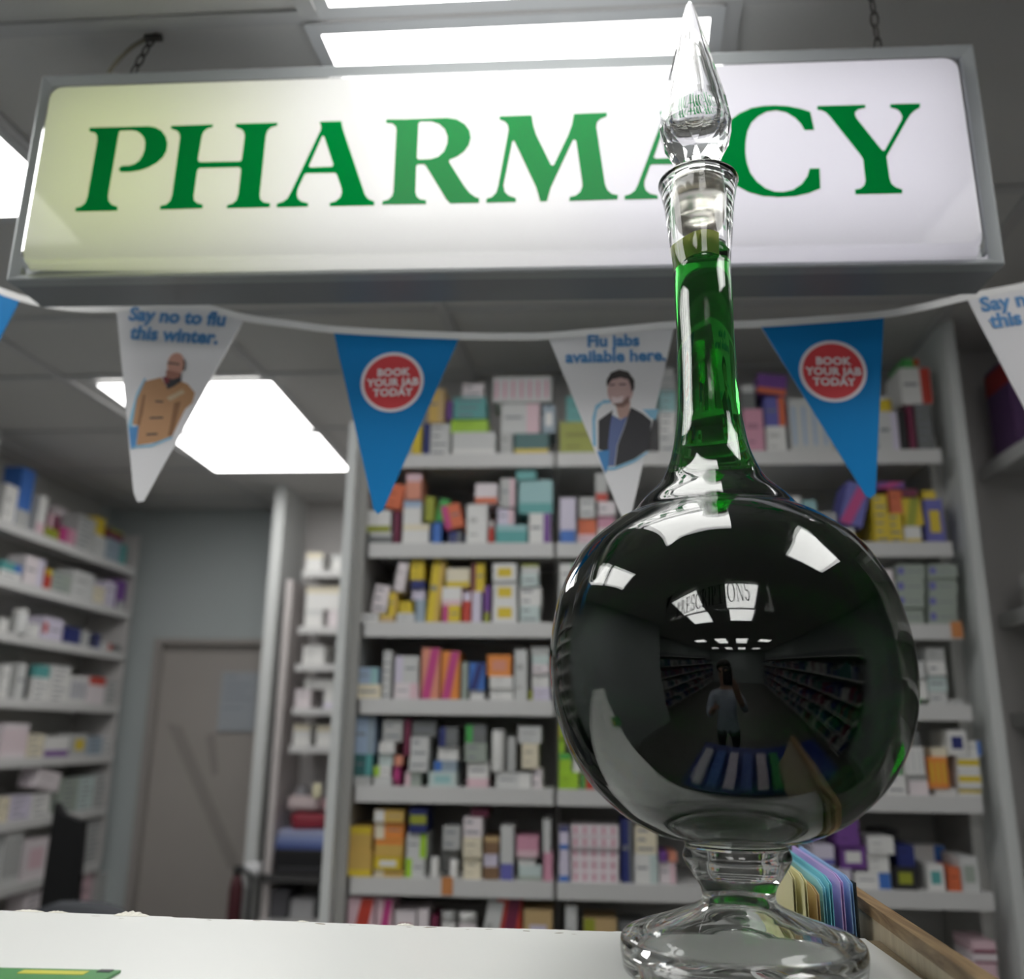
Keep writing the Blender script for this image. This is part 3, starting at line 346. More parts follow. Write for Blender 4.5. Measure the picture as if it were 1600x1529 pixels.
 (-1992,3544,2483,71,70,73,90,0,'y','p','dg','box','yellow carton on top shelf, side wall unit','top shelf, side wall unit'),
 (-1992,3673,2393,109,70,96,90,0,'bg','p','dg','box','blue-grey carton on top shelf, side wall unit','top shelf, side wall unit'),
 (-1992,3676,2490,125,70,43,90,0,'mr','T','ol','box','maroon carton with olive top band on top shelf, side wall unit','top shelf, side wall unit'),
 (-1992,3760,2393,50,70,92,90,0,'tl','p','dg','box','teal carton on top shelf, side wall unit','top shelf, side wall unit'),
 (-1992,3002,2204,117,70,29,90,0,'w','t','dg','box','white carton with printed lines on second shelf, side wall unit','second shelf, side wall unit'),
 (-1992,3002,2234,117,70,29,90,0,'tl','R','b','box','teal carton with blue right side on second shelf, side wall unit','second shelf, side wall unit'),
 (-1992,3137,2204,119,70,103,90,0,'pw','R','li','box','pinkish white carton with lilac right side on second shelf, side wall unit','second shelf, side wall unit'),
 (-1992,3230,2204,36,70,78,90,0,'r','T','y','box','red carton with yellow top band on second shelf, side wall unit','second shelf, side wall unit'),
 (-1992,3318,2204,128,70,77,90,0,'gg','t','dg','box','grey-green carton with printed lines on second shelf, side wall unit','second shelf, side wall unit'),
 (-1992,3475,2204,163,70,108,90,0,'lg','p','dg','box','pale grey carton on second shelf, side wall unit','second shelf, side wall unit'),
 (-1992,3609,2204,81,70,71,90,0,'cr','p','dg','box','cream carton on second shelf, side wall unit','second shelf, side wall unit'),
 (-1992,3697,2204,80,70,106,90,0,'li','p','dg','box','lilac carton on second shelf, side wall unit','second shelf, side wall unit'),
 (-1992,3789,2204,67,70,126,90,0,'pu','B','g','box','purple carton with grey bottom band on second shelf, side wall unit','second shelf, side wall unit'),
 (-1992,3010,2022,45,70,46,90,0,'w','p','dg','box','white carton on third shelf, side wall unit','third shelf, side wall unit'),
 (-1992,3065,2022,54,54,88,90,0,'lg','p','dg','tub','pale grey tub on third shelf, side wall unit','third shelf, side wall unit'),
 (-1992,3159,2022,121,70,50,90,0,'w','t','dg','box','white carton with printed lines on third shelf, side wall unit','third shelf, side wall unit'),
 (-1992,3306,2022,136,70,84,90,0,'li','Q','r','box','lilac carton with red dot on third shelf, side wall unit','third shelf, side wall unit'),
 (-1992,3454,2022,101,70,65,90,0,'nb','p','dg','box','navy carton on third shelf, side wall unit','third shelf, side wall unit'),
 (-1992,3545,2022,57,70,63,90,0,'g','p','dg','box','grey carton on third shelf, side wall unit','third shelf, side wall unit'),
 (-1992,3623,2022,75,70,59,90,0,'nb','L','k','box','navy carton with black left side on third shelf, side wall unit','third shelf, side wall unit'),
 (-1992,3717,2022,89,70,32,90,0,'lg','R','r','box','pale grey carton with red right side on third shelf, side wall unit','third shelf, side wall unit'),
 (-1992,3808,2022,66,70,30,90,0,'dg','p','dg','box','dark grey carton on third shelf, side wall unit','third shelf, side wall unit'),
 (-1992,3066,1801,41,70,112,90,0,'w','p','dg','box','white carton on fourth shelf, side wall unit','fourth shelf, side wall unit'),
 (-1992,3169,1801,71,70,124,90,0,'lg','R','k','box','pale grey carton with black right side on fourth shelf, side wall unit','fourth shelf, side wall unit'),
 (-1992,3283,1801,105,70,82,90,0,'w','t','dg','box','first white carton with printed lines from left on fourth shelf, side wall unit','fourth shelf, side wall unit'),
 (-1992,3279,1883,97,70,43,90,0,'tl','p','dg','box','teal carton on fourth shelf, side wall unit','fourth shelf, side wall unit'),
 (-1992,3409,1801,126,70,133,90,0,'w','t','dg','box','second white carton with printed lines from left on fourth shelf, side wall unit','fourth shelf, side wall unit'),
 (-1992,3545,1801,122,70,100,90,0,'w','X','nb','box','white carton with navy stripes on fourth shelf, side wall unit','fourth shelf, side wall unit'),
 (-1992,3683,1801,131,70,109,90,0,'pw','T','r','box','pinkish white carton with red top band on fourth shelf, side wall unit','fourth shelf, side wall unit'),
 (-1992,3807,1801,91,70,103,90,0,'g','t','dg','box','grey carton with printed lines on fourth shelf, side wall unit','fourth shelf, side wall unit'),
 (-1992,3174,1599,151,70,117,90,0,'pw','X','lp','box','pinkish white carton with pale pink stripes on fifth shelf, side wall unit','fifth shelf, side wall unit'),
 (-1992,3307,1599,95,70,82,90,0,'cr','t','dg','box','cream carton with printed lines on fifth shelf, side wall unit','fifth shelf, side wall unit'),
 (-1992,3447,1599,165,70,73,90,0,'w','B','pu','box','white carton with purple bottom band on fifth shelf, side wall unit','fifth shelf, side wall unit'),
 (-1992,3607,1599,113,70,83,90,0,'g','S','y','box','grey carton with yellow label on fifth shelf, side wall unit','fifth shelf, side wall unit'),
 (-1992,3730,1599,110,70,73,90,0,'bg','t','dg','box','blue-grey carton with printed lines on fifth shelf, side wall unit','fifth shelf, side wall unit'),
 (-1992,3840,1599,85,70,68,90,0,'lg','t','dg','box','pale grey carton with printed lines on fifth shelf, side wall unit','fifth shelf, side wall unit'),
 (-1992,3176,1387,45,70,82,90,0,'cr','p','dg','box','cream carton on sixth shelf, side wall unit','sixth shelf, side wall unit'),
 (-1992,3268,1387,121,70,80,90,0,'li','t','dg','box','lilac carton with printed lines on sixth shelf, side wall unit','sixth shelf, side wall unit'),
 (-1992,3395,1387,114,70,79,90,0,'w','t','dg','box','white carton with printed lines on sixth shelf, side wall unit','sixth shelf, side wall unit'),
 (-1992,3417,1467,157,70,67,90,10,'pw','p','dg','box','pinkish white tilted carton on sixth shelf, side wall unit','sixth shelf, side wall unit'),
 (-1992,3585,1387,113,70,126,90,0,'gg','t','dg','box','grey-green carton with printed lines on sixth shelf, side wall unit','sixth shelf, side wall unit'),
 (-1992,3708,1387,111,70,126,90,0,'pt','t','dg','box','pale teal carton with printed lines on sixth shelf, side wall unit','sixth shelf, side wall unit'),
 (-1992,3824,1387,97,70,136,90,0,'g','t','dg','box','grey carton with printed lines on sixth shelf, side wall unit','sixth shelf, side wall unit'),
 (-1992,3262,1172,105,70,176,90,0,'lg','X','dg','box','pale grey carton with dark grey stripes on seventh shelf, side wall unit','seventh shelf, side wall unit'),
 (-1992,3411,1172,143,70,138,90,0,'pw','S','lp','box','pinkish white carton with pale pink label on seventh shelf, side wall unit','seventh shelf, side wall unit'),
 (-1992,3827,1172,160,70,165,90,0,'g','t','lg','box','grey carton with printed lines on seventh shelf, side wall unit','seventh shelf, side wall unit'),
 (-1992,3450,962,126,70,170,90,0,'pw','t','dg','box','pinkish white carton with printed lines on lowest shelf, side wall unit','lowest shelf, side wall unit'),
 (-1992,3798,962,100,70,184,90,0,'lp','p','dg','box','pale pink carton on lowest shelf, side wall unit','lowest shelf, side wall unit'),
 (-1992,3916,962,111,70,158,90,0,'g','B','lg','box','grey carton with pale grey bottom band on lowest shelf, side wall unit','lowest shelf, side wall unit'),
 (-1087,3600,2335,68,150,83,0,0,'w','T','cr','box','white carton with cream top band on first shelf of door-side alcove','first shelf of door-side alcove'),
 (-987,3600,2335,52,150,74,0,0,'w','T','lg','box','white carton with pale grey top band on first shelf of door-side alcove','first shelf of door-side alcove'),
 (-1073,3600,2106,72,150,76,0,0,'w','T','lg','box','white carton with pale grey top band on second shelf of door-side alcove','second shelf of door-side alcove'),
 (-983,3600,2106,61,150,73,0,0,'pw','p','dg','box','pinkish white carton on second shelf of door-side alcove','second shelf of door-side alcove'),
 (-1034,3600,2182,152,150,94,0,0,'w','T','cr','box','white carton with cream top band on second shelf of door-side alcove','second shelf of door-side alcove'),
 (-1063,3600,1959,87,150,78,0,0,'w','p','dg','box','white carton on third shelf of door-side alcove','third shelf of door-side alcove'),
 (-1094,3600,1791,60,150,74,0,0,'pw','p','dg','box','pinkish white carton on fourth shelf of door-side alcove','fourth shelf of door-side alcove'),
 (-978,3600,1791,60,150,75,0,0,'w','B','li','box','white carton with lilac bottom band on fourth shelf of door-side alcove','fourth shelf of door-side alcove'),
 (-1034,3600,1867,115,150,39,0,0,'w','p','dg','box','white carton on fourth shelf of door-side alcove','fourth shelf of door-side alcove'),
 (-1088,3600,1649,67,150,81,0,0,'w','T','cr','box','first white carton with cream top band from left on fifth shelf of door-side alcove','fifth shelf of door-side alcove'),
 (-989,3600,1649,80,150,77,0,0,'w','T','cr','box','second white carton with cream top band from left on fifth shelf of door-side alcove','fifth shelf of door-side alcove'),
]
SHELF_MAIN = [2.3643, 2.1405, 1.9518, 1.7759, 1.5848, 1.394, 1.2161]
SHELF_SIDE = [2.3935, 2.2036, 2.0219, 1.8005, 1.5987, 1.3866, 1.1718, 0.9618]
SHELF_ALCOVE = [2.3348, 2.1058, 1.9591, 1.791, 1.6486, 1.1833, 1.0254]
# ------------------------------------------------------------------ materials
MATS = {}
def mat(name, col=(0.5, 0.5, 0.5), rough=0.5, metal=0.0, spec=0.5, noise=0.0, nscale=40.0, bump=0.0, emit=None, estr=0.0, coat=0.0):
    if name in MATS: return MATS[name]
    m = bpy.data.materials.new(name); m.use_nodes = True
    nt = m.node_tree; b = nt.nodes['Principled BSDF']
    b.inputs['Base Color'].default_value = (*col, 1)
    b.inputs['Roughness'].default_value = rough
    b.inputs['Metallic'].default_value = metal
    b.inputs['Specular IOR Level'].default_value = spec
    if coat: b.inputs['Coat Weight'].default_value = coat
    if noise or bump:
        tc = nt.nodes.new('ShaderNodeTexCoord')
        n = nt.nodes.new('ShaderNodeTexNoise'); n.inputs['Scale'].default_value = nscale; n.inputs['Detail'].default_value = 4
        nt.links.new(tc.outputs['Object'], n.inputs['Vector'])
        if noise:
            mx = nt.nodes.new('ShaderNodeMix'); mx.data_type = 'RGBA'
            mx.inputs[6].default_value = tuple(c*(1-noise) for c in col)+(1,)
            mx.inputs[7].default_value = tuple(min(1, c*(1+noise)) for c in col)+(1,)
            nt.links.new(n.outputs['Fac'], mx.inputs[0]); nt.links.new(mx.outputs[2], b.inputs['Base Color'])
        if bump:
            bp = nt.nodes.new('ShaderNodeBump'); bp.inputs['Strength'].default_value = bump; bp.inputs['Distance'].default_value = 0.002
            nt.links.new(n.outputs['Fac'], bp.inputs['Height']); nt.links.new(bp.outputs[0], b.inputs['Normal'])
    if emit:
        b.inputs['Emission Color'].default_value = (*emit, 1); b.inputs['Emission Strength'].default_value = estr
    MATS[name] = m
    return m
def glass(name, rough=0.0, ior=1.5, col=(1, 1, 1)):
    m = bpy.data.materials.new(name); m.use_nodes = True
    nt = m.node_tree; nt.nodes.clear()
    o = nt.nodes.new('ShaderNodeOutputMaterial'); g = nt.nodes.new('ShaderNodeBsdfGlass')
    g.inputs['Roughness'].default_value = rough; g.inputs['IOR'].default_value = ior; g.inputs['Color'].default_value = (*col, 1)
    nt.links.new(g.outputs[0], o.inputs['Surface'])
    return m
def clear_sheet(name):
    m = bpy.data.materials.new(name); m.use_nodes = True
    nt = m.node_tree; nt.nodes.clear(); L = nt.links.new
    o = nt.nodes.new('ShaderNodeOutputMaterial'); t = nt.nodes.new('ShaderNodeBsdfTransparent'); g = nt.nodes.new('ShaderNodeBsdfGlossy')
    g.inputs['Roughness'].default_value = 0.02; f = nt.nodes.new('ShaderNodeFresnel'); f.inputs[0].default_value = 1.3; mx = nt.nodes.new('ShaderNodeMixShader')
    L(f.outputs[0], mx.inputs[0]); L(t.outputs[0], mx.inputs[1]); L(g.outputs[0], mx.inputs[2]); L(mx.outputs[0], o.inputs[0])
    return m
def liquid_mat():
    m = glass('green_liquid', 0.0, 1.34)
    nt = m.node_tree
    v = nt.nodes.new('ShaderNodeVolumeAbsorption')
    v.inputs['Color'].default_value = (0.02, 0.80, 0.12, 1); v.inputs['Density'].default_value = 85
    nt.links.new(v.outputs[0], nt.nodes['Material Output'].inputs['Volume'])
    return m
def translucent(name, col, tcol, mixf, rough=0.12):
    m = bpy.data.materials.new(name); m.use_nodes = True
    nt = m.node_tree; nt.nodes.clear()
    o = nt.nodes.new('ShaderNodeOutputMaterial')
    d = nt.nodes.new('ShaderNodeBsdfDiffuse'); d.inputs[0].default_value = (*col, 1)
    t = nt.nodes.new('ShaderNodeBsdfTranslucent'); t.inputs[0].default_value = (*tcol, 1)
    mx = nt.nodes.new('ShaderNodeMixShader'); mx.inputs[0].default_value = mixf
    g = nt.nodes.new('ShaderNodeBsdfGlossy'); g.inputs['Roughness'].default_value = rough
    fr = nt.nodes.new('ShaderNodeFresnel'); fr.inputs[0].default_value = 1.20
    m2 = nt.nodes.new('ShaderNodeMixShader')
    L = nt.links.new
    L(d.outputs[0], mx.inputs[1]); L(t.outputs[0], mx.inputs[2]); L(fr.outputs[0], m2.inputs[0])
    L(mx.outputs[0], m2.inputs[1]); L(g.outputs[0], m2.inputs[2]); L(m2.outputs[0], o.inputs[0])
    return m
def wood_mat(name, c1, c2, scale=(3, 60, 60), dist=3.0):
    m = bpy.data.materials.new(name); m.use_nodes = True
    nt = m.node_tree; b = nt.nodes['Principled BSDF']; b.inputs['Roughness'].default_value = 0.45
    tc = nt.nodes.new('ShaderNodeTexCoord'); mp = nt.nodes.new('ShaderNodeMapping'); mp.inputs['Scale'].default_value = scale
    n = nt.nodes.new('ShaderNodeTexNoise'); n.inputs['Scale'].default_value = 1.0; n.inputs['Detail'].default_value = 6; n.inputs['Distortion'].default_value = dist
    r = nt.nodes.new('ShaderNodeValToRGB')
    r.color_ramp.elements[0].position = 0.35; r.color_ramp.elements[0].color = (*c1, 1)
    r.color_ramp.elements[1].position = 0.68; r.color_ramp.elements[1].color = (*c2, 1)
    L = nt.links.new
    L(tc.outputs['Object'], mp.inputs[0]); L(mp.outputs[0], n.inputs['Vector']); L(n.outputs['Fac'], r.inputs[0]); L(r.outputs[0], b.inputs['Base Color'])
    return m
def emitter(name, col, strength):
    m = bpy.data.materials.new(name); m.use_nodes = True
    nt = m.node_tree; nt.nodes.clear()
    o = nt.nodes.new('ShaderNodeOutputMaterial'); e = nt.nodes.new('ShaderNodeEmission')
    e.inputs[0].default_value = (*col, 1); e.inputs[1].default_value = strength
    nt.links.new(e.outputs[0], o.inputs[0])
    return m
# ------------------------------------------------------------------ building helpers
def add_box(bm, x0, x1, y0, y1, z0, z1, mi=0):
    v = [bm.verts.new(p) for p in ((x0,y0,z0),(x1,y0,z0),(x1,y1,z0),(x0,y1,z0),(x0,y0,z1),(x1,y0,z1),(x1,y1,z1),(x0,y1,z1))]
    for f in ((0,3,2,1),(4,5,6,7),(0,1,5,4),(1,2,6,5),(2,3,7,6),(3,0,4,7)):
        bm.faces.new([v[i] for i in f]).material_index = mi
def add_lathe(bm, prof, seg=64, cx=0.0, cy=0.0, mi=0, lean=None, close=False):
    rings = []
    for r, z in prof:
        ox = lean(z) if lean else 0.0
        if r < 1e-6: rings.append([bm.verts.new((cx+ox, cy, z))])
        else: rings.append([bm.verts.new((cx+ox+r*math.cos(2*math.pi*i/seg), cy+r*math.sin(2*math.pi*i/seg), z)) for i in range(seg)])
    pairs = list(zip(rings, rings[1:]))
    if close: pairs.append((rings[-1], rings[0]))
    for a, b in pairs:
        for i in range(seg):
            j = (i+1) % seg
            if len(a) == 1 and len(b) == 1: continue
            if len(a) == 1: f = bm.faces.new((a[0], b[j], b[i]))
            elif len(b) == 1: f = bm.faces.new((a[i], a[j], b[0]))
            else: f = bm.faces.new((a[i], a[j], b[j], b[i]))
            f.material_index = mi; f.smooth = True
def add_tube(bm, pts, rad, seg=10, closed=False, mi=0):
    pts = [Vector(p) for p in pts]; n = len(pts); rings = []; up = None
    for k in range(n):
        a = pts[k-1] if (k > 0 or closed) else pts[k]; b = pts[(k+1) % n] if (k < n-1 or closed) else pts[k]
        t = (b-a).normalized()
        if up is None: up = Vector((0, 0, 1)) if abs(t.z) < 0.9 else Vector((1, 0, 0))
        u = (up - t*up.dot(t)).normalized(); up = u; w = t.cross(u)
        r = rad[k] if isinstance(rad, (list, tuple)) else rad
        rings.append([bm.verts.new(pts[k]+u*r*math.cos(2*math.pi*i/seg)+w*r*math.sin(2*math.pi*i/seg)) for i in range(seg)])
    for k in range(n if closed else n-1):
        a, b = rings[k], rings[(k+1) % n]
        for i in range(seg):
            f = bm.faces.new((a[i], a[(i+1) % seg], b[(i+1) % seg], b[i])); f.smooth = True; f.material_index = mi
    if not closed:
        bm.faces.new(rings[0][::-1]).material_index = mi; bm.faces.new(rings[-1]).material_index = mi
def spline(pts, sub=6):
    out = []; n = len(pts)
    for i in range(n-1):
        p0 = pts[max(i-1, 0)]; p1 = pts[i]; p2 = pts[i+1]; p3 = pts[min(i+2, n-1)]
        for k in range(sub):
            t = k/sub
            out.append(tuple(0.5*((2*b)+(c-a)*t+(2*a-5*b+4*c-d)*t*t+(-a+3*b-3*c+d)*t**3) for a, b, c, d in zip(p0, p1, p2, p3)))
    out.append(tuple(pts[-1]))
    return out
def link(name, bm, mats, parent=None, normals=True):
    if normals: bmesh.ops.recalc_face_normals(bm, faces=bm.faces[:])
    me = bpy.data.meshes.new(name); bm.to_mesh(me); bm.free()
    for m in (mats if isinstance(mats, (list, tuple)) else [mats]): me.materials.append(m)
    o = bpy.data.objects.new(name, me); COLL.objects.link(o)
    if parent: o.parent = parent
    return o
def tag(o, label=None, cat=None, group=None, kind=None):
    if label: o['label'] = label
    if cat: o['category'] = cat
    if group: o['group'] = group
    if kind: o['kind'] = kind
    return o
def thing(name, label, cat, group=None, loc=(0, 0, 0), rz=0.0):
    o = bpy.data.objects.new(name, None); COLL.objects.link(o)
    o.empty_display_size = 0.05; o.location = loc; o.rotation_euler = (0, 0, rz)
    return tag(o, label, cat, group)
def box(name, x0, x1, y0, y1, z0, z1, m, parent=None, bevel=0.0):
    bm = bmesh.new(); add_box(bm, x0, x1, y0, y1, z0, z1)
    if bevel: bmesh.ops.bevel(bm, geom=bm.edges[:], offset=bevel, segments=2, affect='EDGES', profile=0.5)
    return link(name, bm, m, parent)
def wall(name, *a): return tag(box(name, *a), kind='structure')
def outline_mesh(name, polys, thick, y, m, parent, z_off=0.0, x_off=0.0):
    """filled outlines given as (x, z) points, standing upright and facing the shop, front face at y"""
    cu = bpy.data.curves.new(name, 'CURVE'); cu.dimensions = '2D'; cu.fill_mode = 'BOTH'; cu.extrude = thick/2
    for p in polys:
        sp = cu.splines.new('POLY'); sp.points.add(len(p)-1); sp.use_cyclic_u = True
        for q, (a, b) in zip(sp.points, p): q.co = (a+x_off, b+z_off, 0, 1)
    return curve_to_mesh(name, cu, y+thick/2, m, parent)
def curve_to_mesh(name, cu, y, m, parent, xform=None):
    tmp = bpy.data.objects.new('tmp', cu); COLL.objects.link(tmp)
    dg = bpy.context.evaluated_depsgraph_get(); dg.update()
    me = bpy.data.meshes.new_from_object(tmp.evaluated_get(dg))
    bpy.data.objects.remove(tmp); bpy.data.curves.remove(cu)
    M = Matrix.Translation((0, y, 0)) @ Matrix.Rotation(math.pi/2, 4, 'X')
    if xform: M = Matrix.Translation((0, y, 0)) @ Matrix.Rotation(math.pi/2, 4, 'X') @ xform
    me.transform(M); me.materials.clear(); me.materials.append(m)
    me.name = name
    o = bpy.data.objects.new(name, me); COLL.objects.link(o); o.parent = parent
    return o
def text_mesh(name, lines, size, pos, ang, y, m, parent, align='LEFT', bold=0.0, spacing=1.0, line=1.0, sx=1.0):
    cu = bpy.data.curves.new(name, 'FONT'); cu.body = lines; cu.size = size; cu.align_x = align
    cu.extrude = 0.0002; cu.offset = bold; cu.space_character = spacing; cu.space_line = line; cu.resolution_u = 3
    X = Matrix.Translation((pos[0], pos[1]+1.7, 0)) @ Matrix.Rotation(ang, 4, 'Z') @ Matrix.Diagonal((sx, 1, 1, 1))
    return curve_to_mesh(name, cu, y, m, parent, X)
# ------------------------------------------------------------------ the room
M_ceil = mat('ceiling_tile', (0.58, 0.575, 0.56), 0.9, noise=0.06, nscale=220, bump=0.25)
M_tee = mat('ceiling_rail', (0.50, 0.50, 0.50), 0.5, noise=0.02, nscale=8)
M_wall = mat('wall_paint', (0.40, 0.44, 0.44), 0.7, noise=0.03, nscale=3)
M_wall2 = mat('partition_laminate', (0.48, 0.465, 0.455), 0.5, noise=0.03, nscale=6)
M_floor = mat('floor_vinyl', (0.13, 0.13, 0.12), 0.45, noise=0.1, nscale=60)
M_door = mat('door_paint', (0.36, 0.335, 0.31), 0.5, noise=0.04, nscale=5)
M_frame = mat('door_frame_paint', (0.33, 0.31, 0.29), 0.5, noise=0.03, nscale=5)
M_shelf = mat('shelf_metal', (0.59, 0.59, 0.58), 0.45, noise=0.02, nscale=10)
M_post = mat('upright_metal', (0.61, 0.63, 0.62), 0.4, noise=0.02, nscale=10)
M_back = mat('unit_back_panel', (0.42, 0.42, 0.40), 0.6, noise=0.04, nscale=10)
wall('floor', -3.2, 2.6, -9.0, 4.1, -0.05, 0.0, M_floor)
wall('ceiling', -3.2, 2.6, -9.0, 4.1, 2.70, 2.75, M_ceil)
wall('wall_left', -2.28, -2.18, -1.2, 4.1, 0, 2.7, M_wall)
wall('wall_back', -2.18, -1.24, 3.97, 4.07, 2.10, 2.7, M_wall)
wall('wall_back_side', -2.18, -1.90, 3.97, 4.07, 0, 2.10, M_wall)
wall('wall_alcove', -1.24, -0.50, 3.86, 3.96, 0, 2.7, M_wall2)
wall('wall_alcove_side', -1.262, -1.217, 3.56, 3.86, 0, 2.7, M_post)
wall('wall_main', -0.565, 1.0, 2.43, 2.50, 0, 2.7, M_wall2)
wall('wall_main_side', -0.565, -0.525, 2.50, 3.86, 0, 2.7, M_wall2)
wall('wall_partition', 0.925, 2.6, 2.30, 2.36, 0, 2.7, M_wall2)
wall('wall_right', 2.5, 2.6, -9.0, 2.3, 0, 2.7, M_wall)
wall('wall_shop', -3.2, -3.1, -9.0, -1.2, 0, 2.7, M_wall)
wall('wall_shop_return', -3.1, -2.18, -1.3, -1.2, 0, 2.7, M_wall)
wall('wall_front', -3.1, 2.5, -9.0, -8.9, 0, 2.7, M_wall)
# door in the far wall
d = box('door_1', -1.885, -1.262, 4.0, 4.04, 0.005, 2.085, M_door); tag(d, kind='structure')
bm = bmesh.new()
add_box(bm, -1.90, -1.868, 3.955, 4.0, 0, 2.10); add_box(bm, -1.868, -1.24, 3.955, 4.0, 2.075, 2.10)
link('door_frame', bm, M_frame, d)
bm = bmesh.new(); add_box(bm, -1.86, -1.30, 3.992, 4.0, 0.02, 0.75)
link('kick_plate', bm, mat('kick_plate_steel', (0.42, 0.41, 0.40), 0.4, 0.3, noise=0.03), d)
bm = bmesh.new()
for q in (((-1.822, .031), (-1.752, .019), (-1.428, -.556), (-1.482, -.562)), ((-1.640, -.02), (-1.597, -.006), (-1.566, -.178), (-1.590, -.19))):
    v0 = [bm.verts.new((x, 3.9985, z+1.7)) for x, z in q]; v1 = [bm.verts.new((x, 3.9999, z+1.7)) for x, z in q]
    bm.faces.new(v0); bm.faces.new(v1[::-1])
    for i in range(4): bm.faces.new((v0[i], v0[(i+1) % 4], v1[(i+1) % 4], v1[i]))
link('dark_stripe', bm, mat('door_dark_stripe', (0.28, 0.26, 0.24), 0.6, noise=0.05), d)  # two thin diagonal strips on the door face, slightly darker than its paint
# paper notices on the door
M_paper = mat('paper_white', (0.78, 0.79, 0.80), 0.8, noise=0.02, nscale=20)
M_paleblue = mat('paper_pale_blue', (0.37, 0.40, 0.43), 0.8, noise=0.03, nscale=20)
n = thing('paper_notice', 'pale blue printed notice taped to the grey-brown door', 'notice')
box('sheet', -1.585, -1.42, 3.9885, 3.9915, 1.70, 1.955, M_paleblue, n)
bm = bmesh.new()
for k, z in enumerate((1.935, 1.90, 1.87, 1.84, 1.80)):
    add_box(bm, -1.57, -1.57+(.05, .12, .1, .13, .09)[k], 3.9878, 3.9885, z-.006, z+.004)
link('printing', bm, mat('print_grey', (0.28, 0.31, 0.35), 0.8), n)
# suspended ceiling rails (they run slightly askew to the far wall)
SKEW = 0.06
def rail_x(x0, y): return x0+SKEW*(y-1.05)
bm = bmesh.new()
for x0 in (-3.1, -2.195, -1.59, -0.986, -0.381, 0.222, 0.828, 1.43, 2.04):
    w = .013; ya, yb = -8.9, 3.96
    xa, xb = rail_x(x0, ya), rail_x(x0, yb)
    if x0 < -3: xa, xb = -3.1, -3.09
    v = [bm.verts.new(p) for p in ((xa-w,ya,2.692),(xa+w,ya,2.692),(xb+w,yb,2.692),(xb-w,yb,2.692),(xa-w,ya,2.7),(xa+w,ya,2.7),(xb+w,yb,2.7),(xb-w,yb,2.7))]
    for f in ((0,3,2,1),(4,5,6,7),(0,1,5,4),(1,2,6,5),(2,3,7,6),(3,0,4,7)): bm.faces.new([v[i] for i in f])
for y in [.45-.6*k for k in range(1, 16)]+[.45, 1.05, 1.54, 1.99, 2.37, 2.85, 3.33, 3.75]:
    add_box(bm, -3.1, 2.5, y-.012, y+.012, 2.6935, 2.6995)
tag(link('trim_1', bm, M_tee), kind='structure')
# ------------------------------------------------------------------ ceiling lights
M_diff = emitter('light_diffuser', (1.0, 0.985, 0.97), PANEL_LIGHT)
M_lframe = mat('light_frame', (0.60, 0.61, 0.62), 0.4, noise=0.02, nscale=10)
def ceiling_light(x0, x1, y0, y1, label, group=None):
    t = thing('ceiling_light', label, 'light', group, ((x0+x1)/2, (y0+y1)/2, 2.7))
    hx, hy = (x1-x0)/2, (y1-y0)/2; sk = SKEW if y1 < 2 else 0.0; f = .020
    bm = bmesh.new()
    def quad(ax, bx, ay, by, z0, z1):
        v = [bm.verts.new((x+sk*y, y, z)) for z in (z0, z1) for x, y in ((ax, ay), (bx, ay), (bx, by), (ax, by))]
        for q in ((0,3,2,1),(4,5,6,7),(0,1,5,4),(1,2,6,5),(2,3,7,6),(3,0,4,7)): bm.faces.new([v[i] for i in q])
    quad(-hx, hx, -hy, -hy+f, -.014, -.0105); quad(-hx, hx, hy-f, hy, -.014, -.0105)
    quad(-hx, -hx+f, -hy+f, hy-f, -.014, -.0105); quad(hx-f, hx, -hy+f, hy-f, -.014, -.0105)
    link('frame', bm, M_lframe, t)
    bm = bmesh.new(); quad(-hx+f, hx-f, -hy+f, hy-f, -.013, -.0105)
    link('diffuser', bm, M_diff, t)
ceiling_light(-.381, .222, .46, 1.045, 'bright square ceiling light panel above and in front of the hanging sign')
ceiling_light(-.377, .226, 1.055, 1.535, 'bright ceiling light panel directly behind the top edge of the hanging sign')
ceiling_light(-1.575, -.975, .985, 1.535, 'bright ceiling light panel left of the hanging sign, cut by the picture edge')
ceiling_light(-1.44, -.872, 2.38, 2.845, 'nearer half of the bright ceiling light pair behind the coat-man flag')
ceiling_light(-1.44, -.868, 2.855, 3.33, 'farther half of the bright ceiling light pair behind the coat-man flag')
ceiling_light(.70, 1.29, .22, .80, 'square ceiling light panel mirrored in the upper right of the bottle')
ceiling_light(-1.59, -1.0, .40, .965, 'square ceiling light panel mirrored in the upper left of the bottle')
for y0 in (-1.19, -1.80, -4.3, -4.9, -7.3, -7.9):
    for x0 in (-1.12, -.08):
        ceiling_light(x0, x0+.59, y0, y0+.585, 'ceiling light panel in the shop, mirrored small in the middle of the bottle', 'shop ceiling lights mirrored in the bottle')
for y0 in (-4.3, -7.3):
    for x0 in (-2.2, 1.05):
        ceiling_light(x0, x0+.59, y0, y0+.585, 'ceiling light panel in the shop, mirrored small in the middle of the bottle', 'shop ceiling lights mirrored in the bottle')
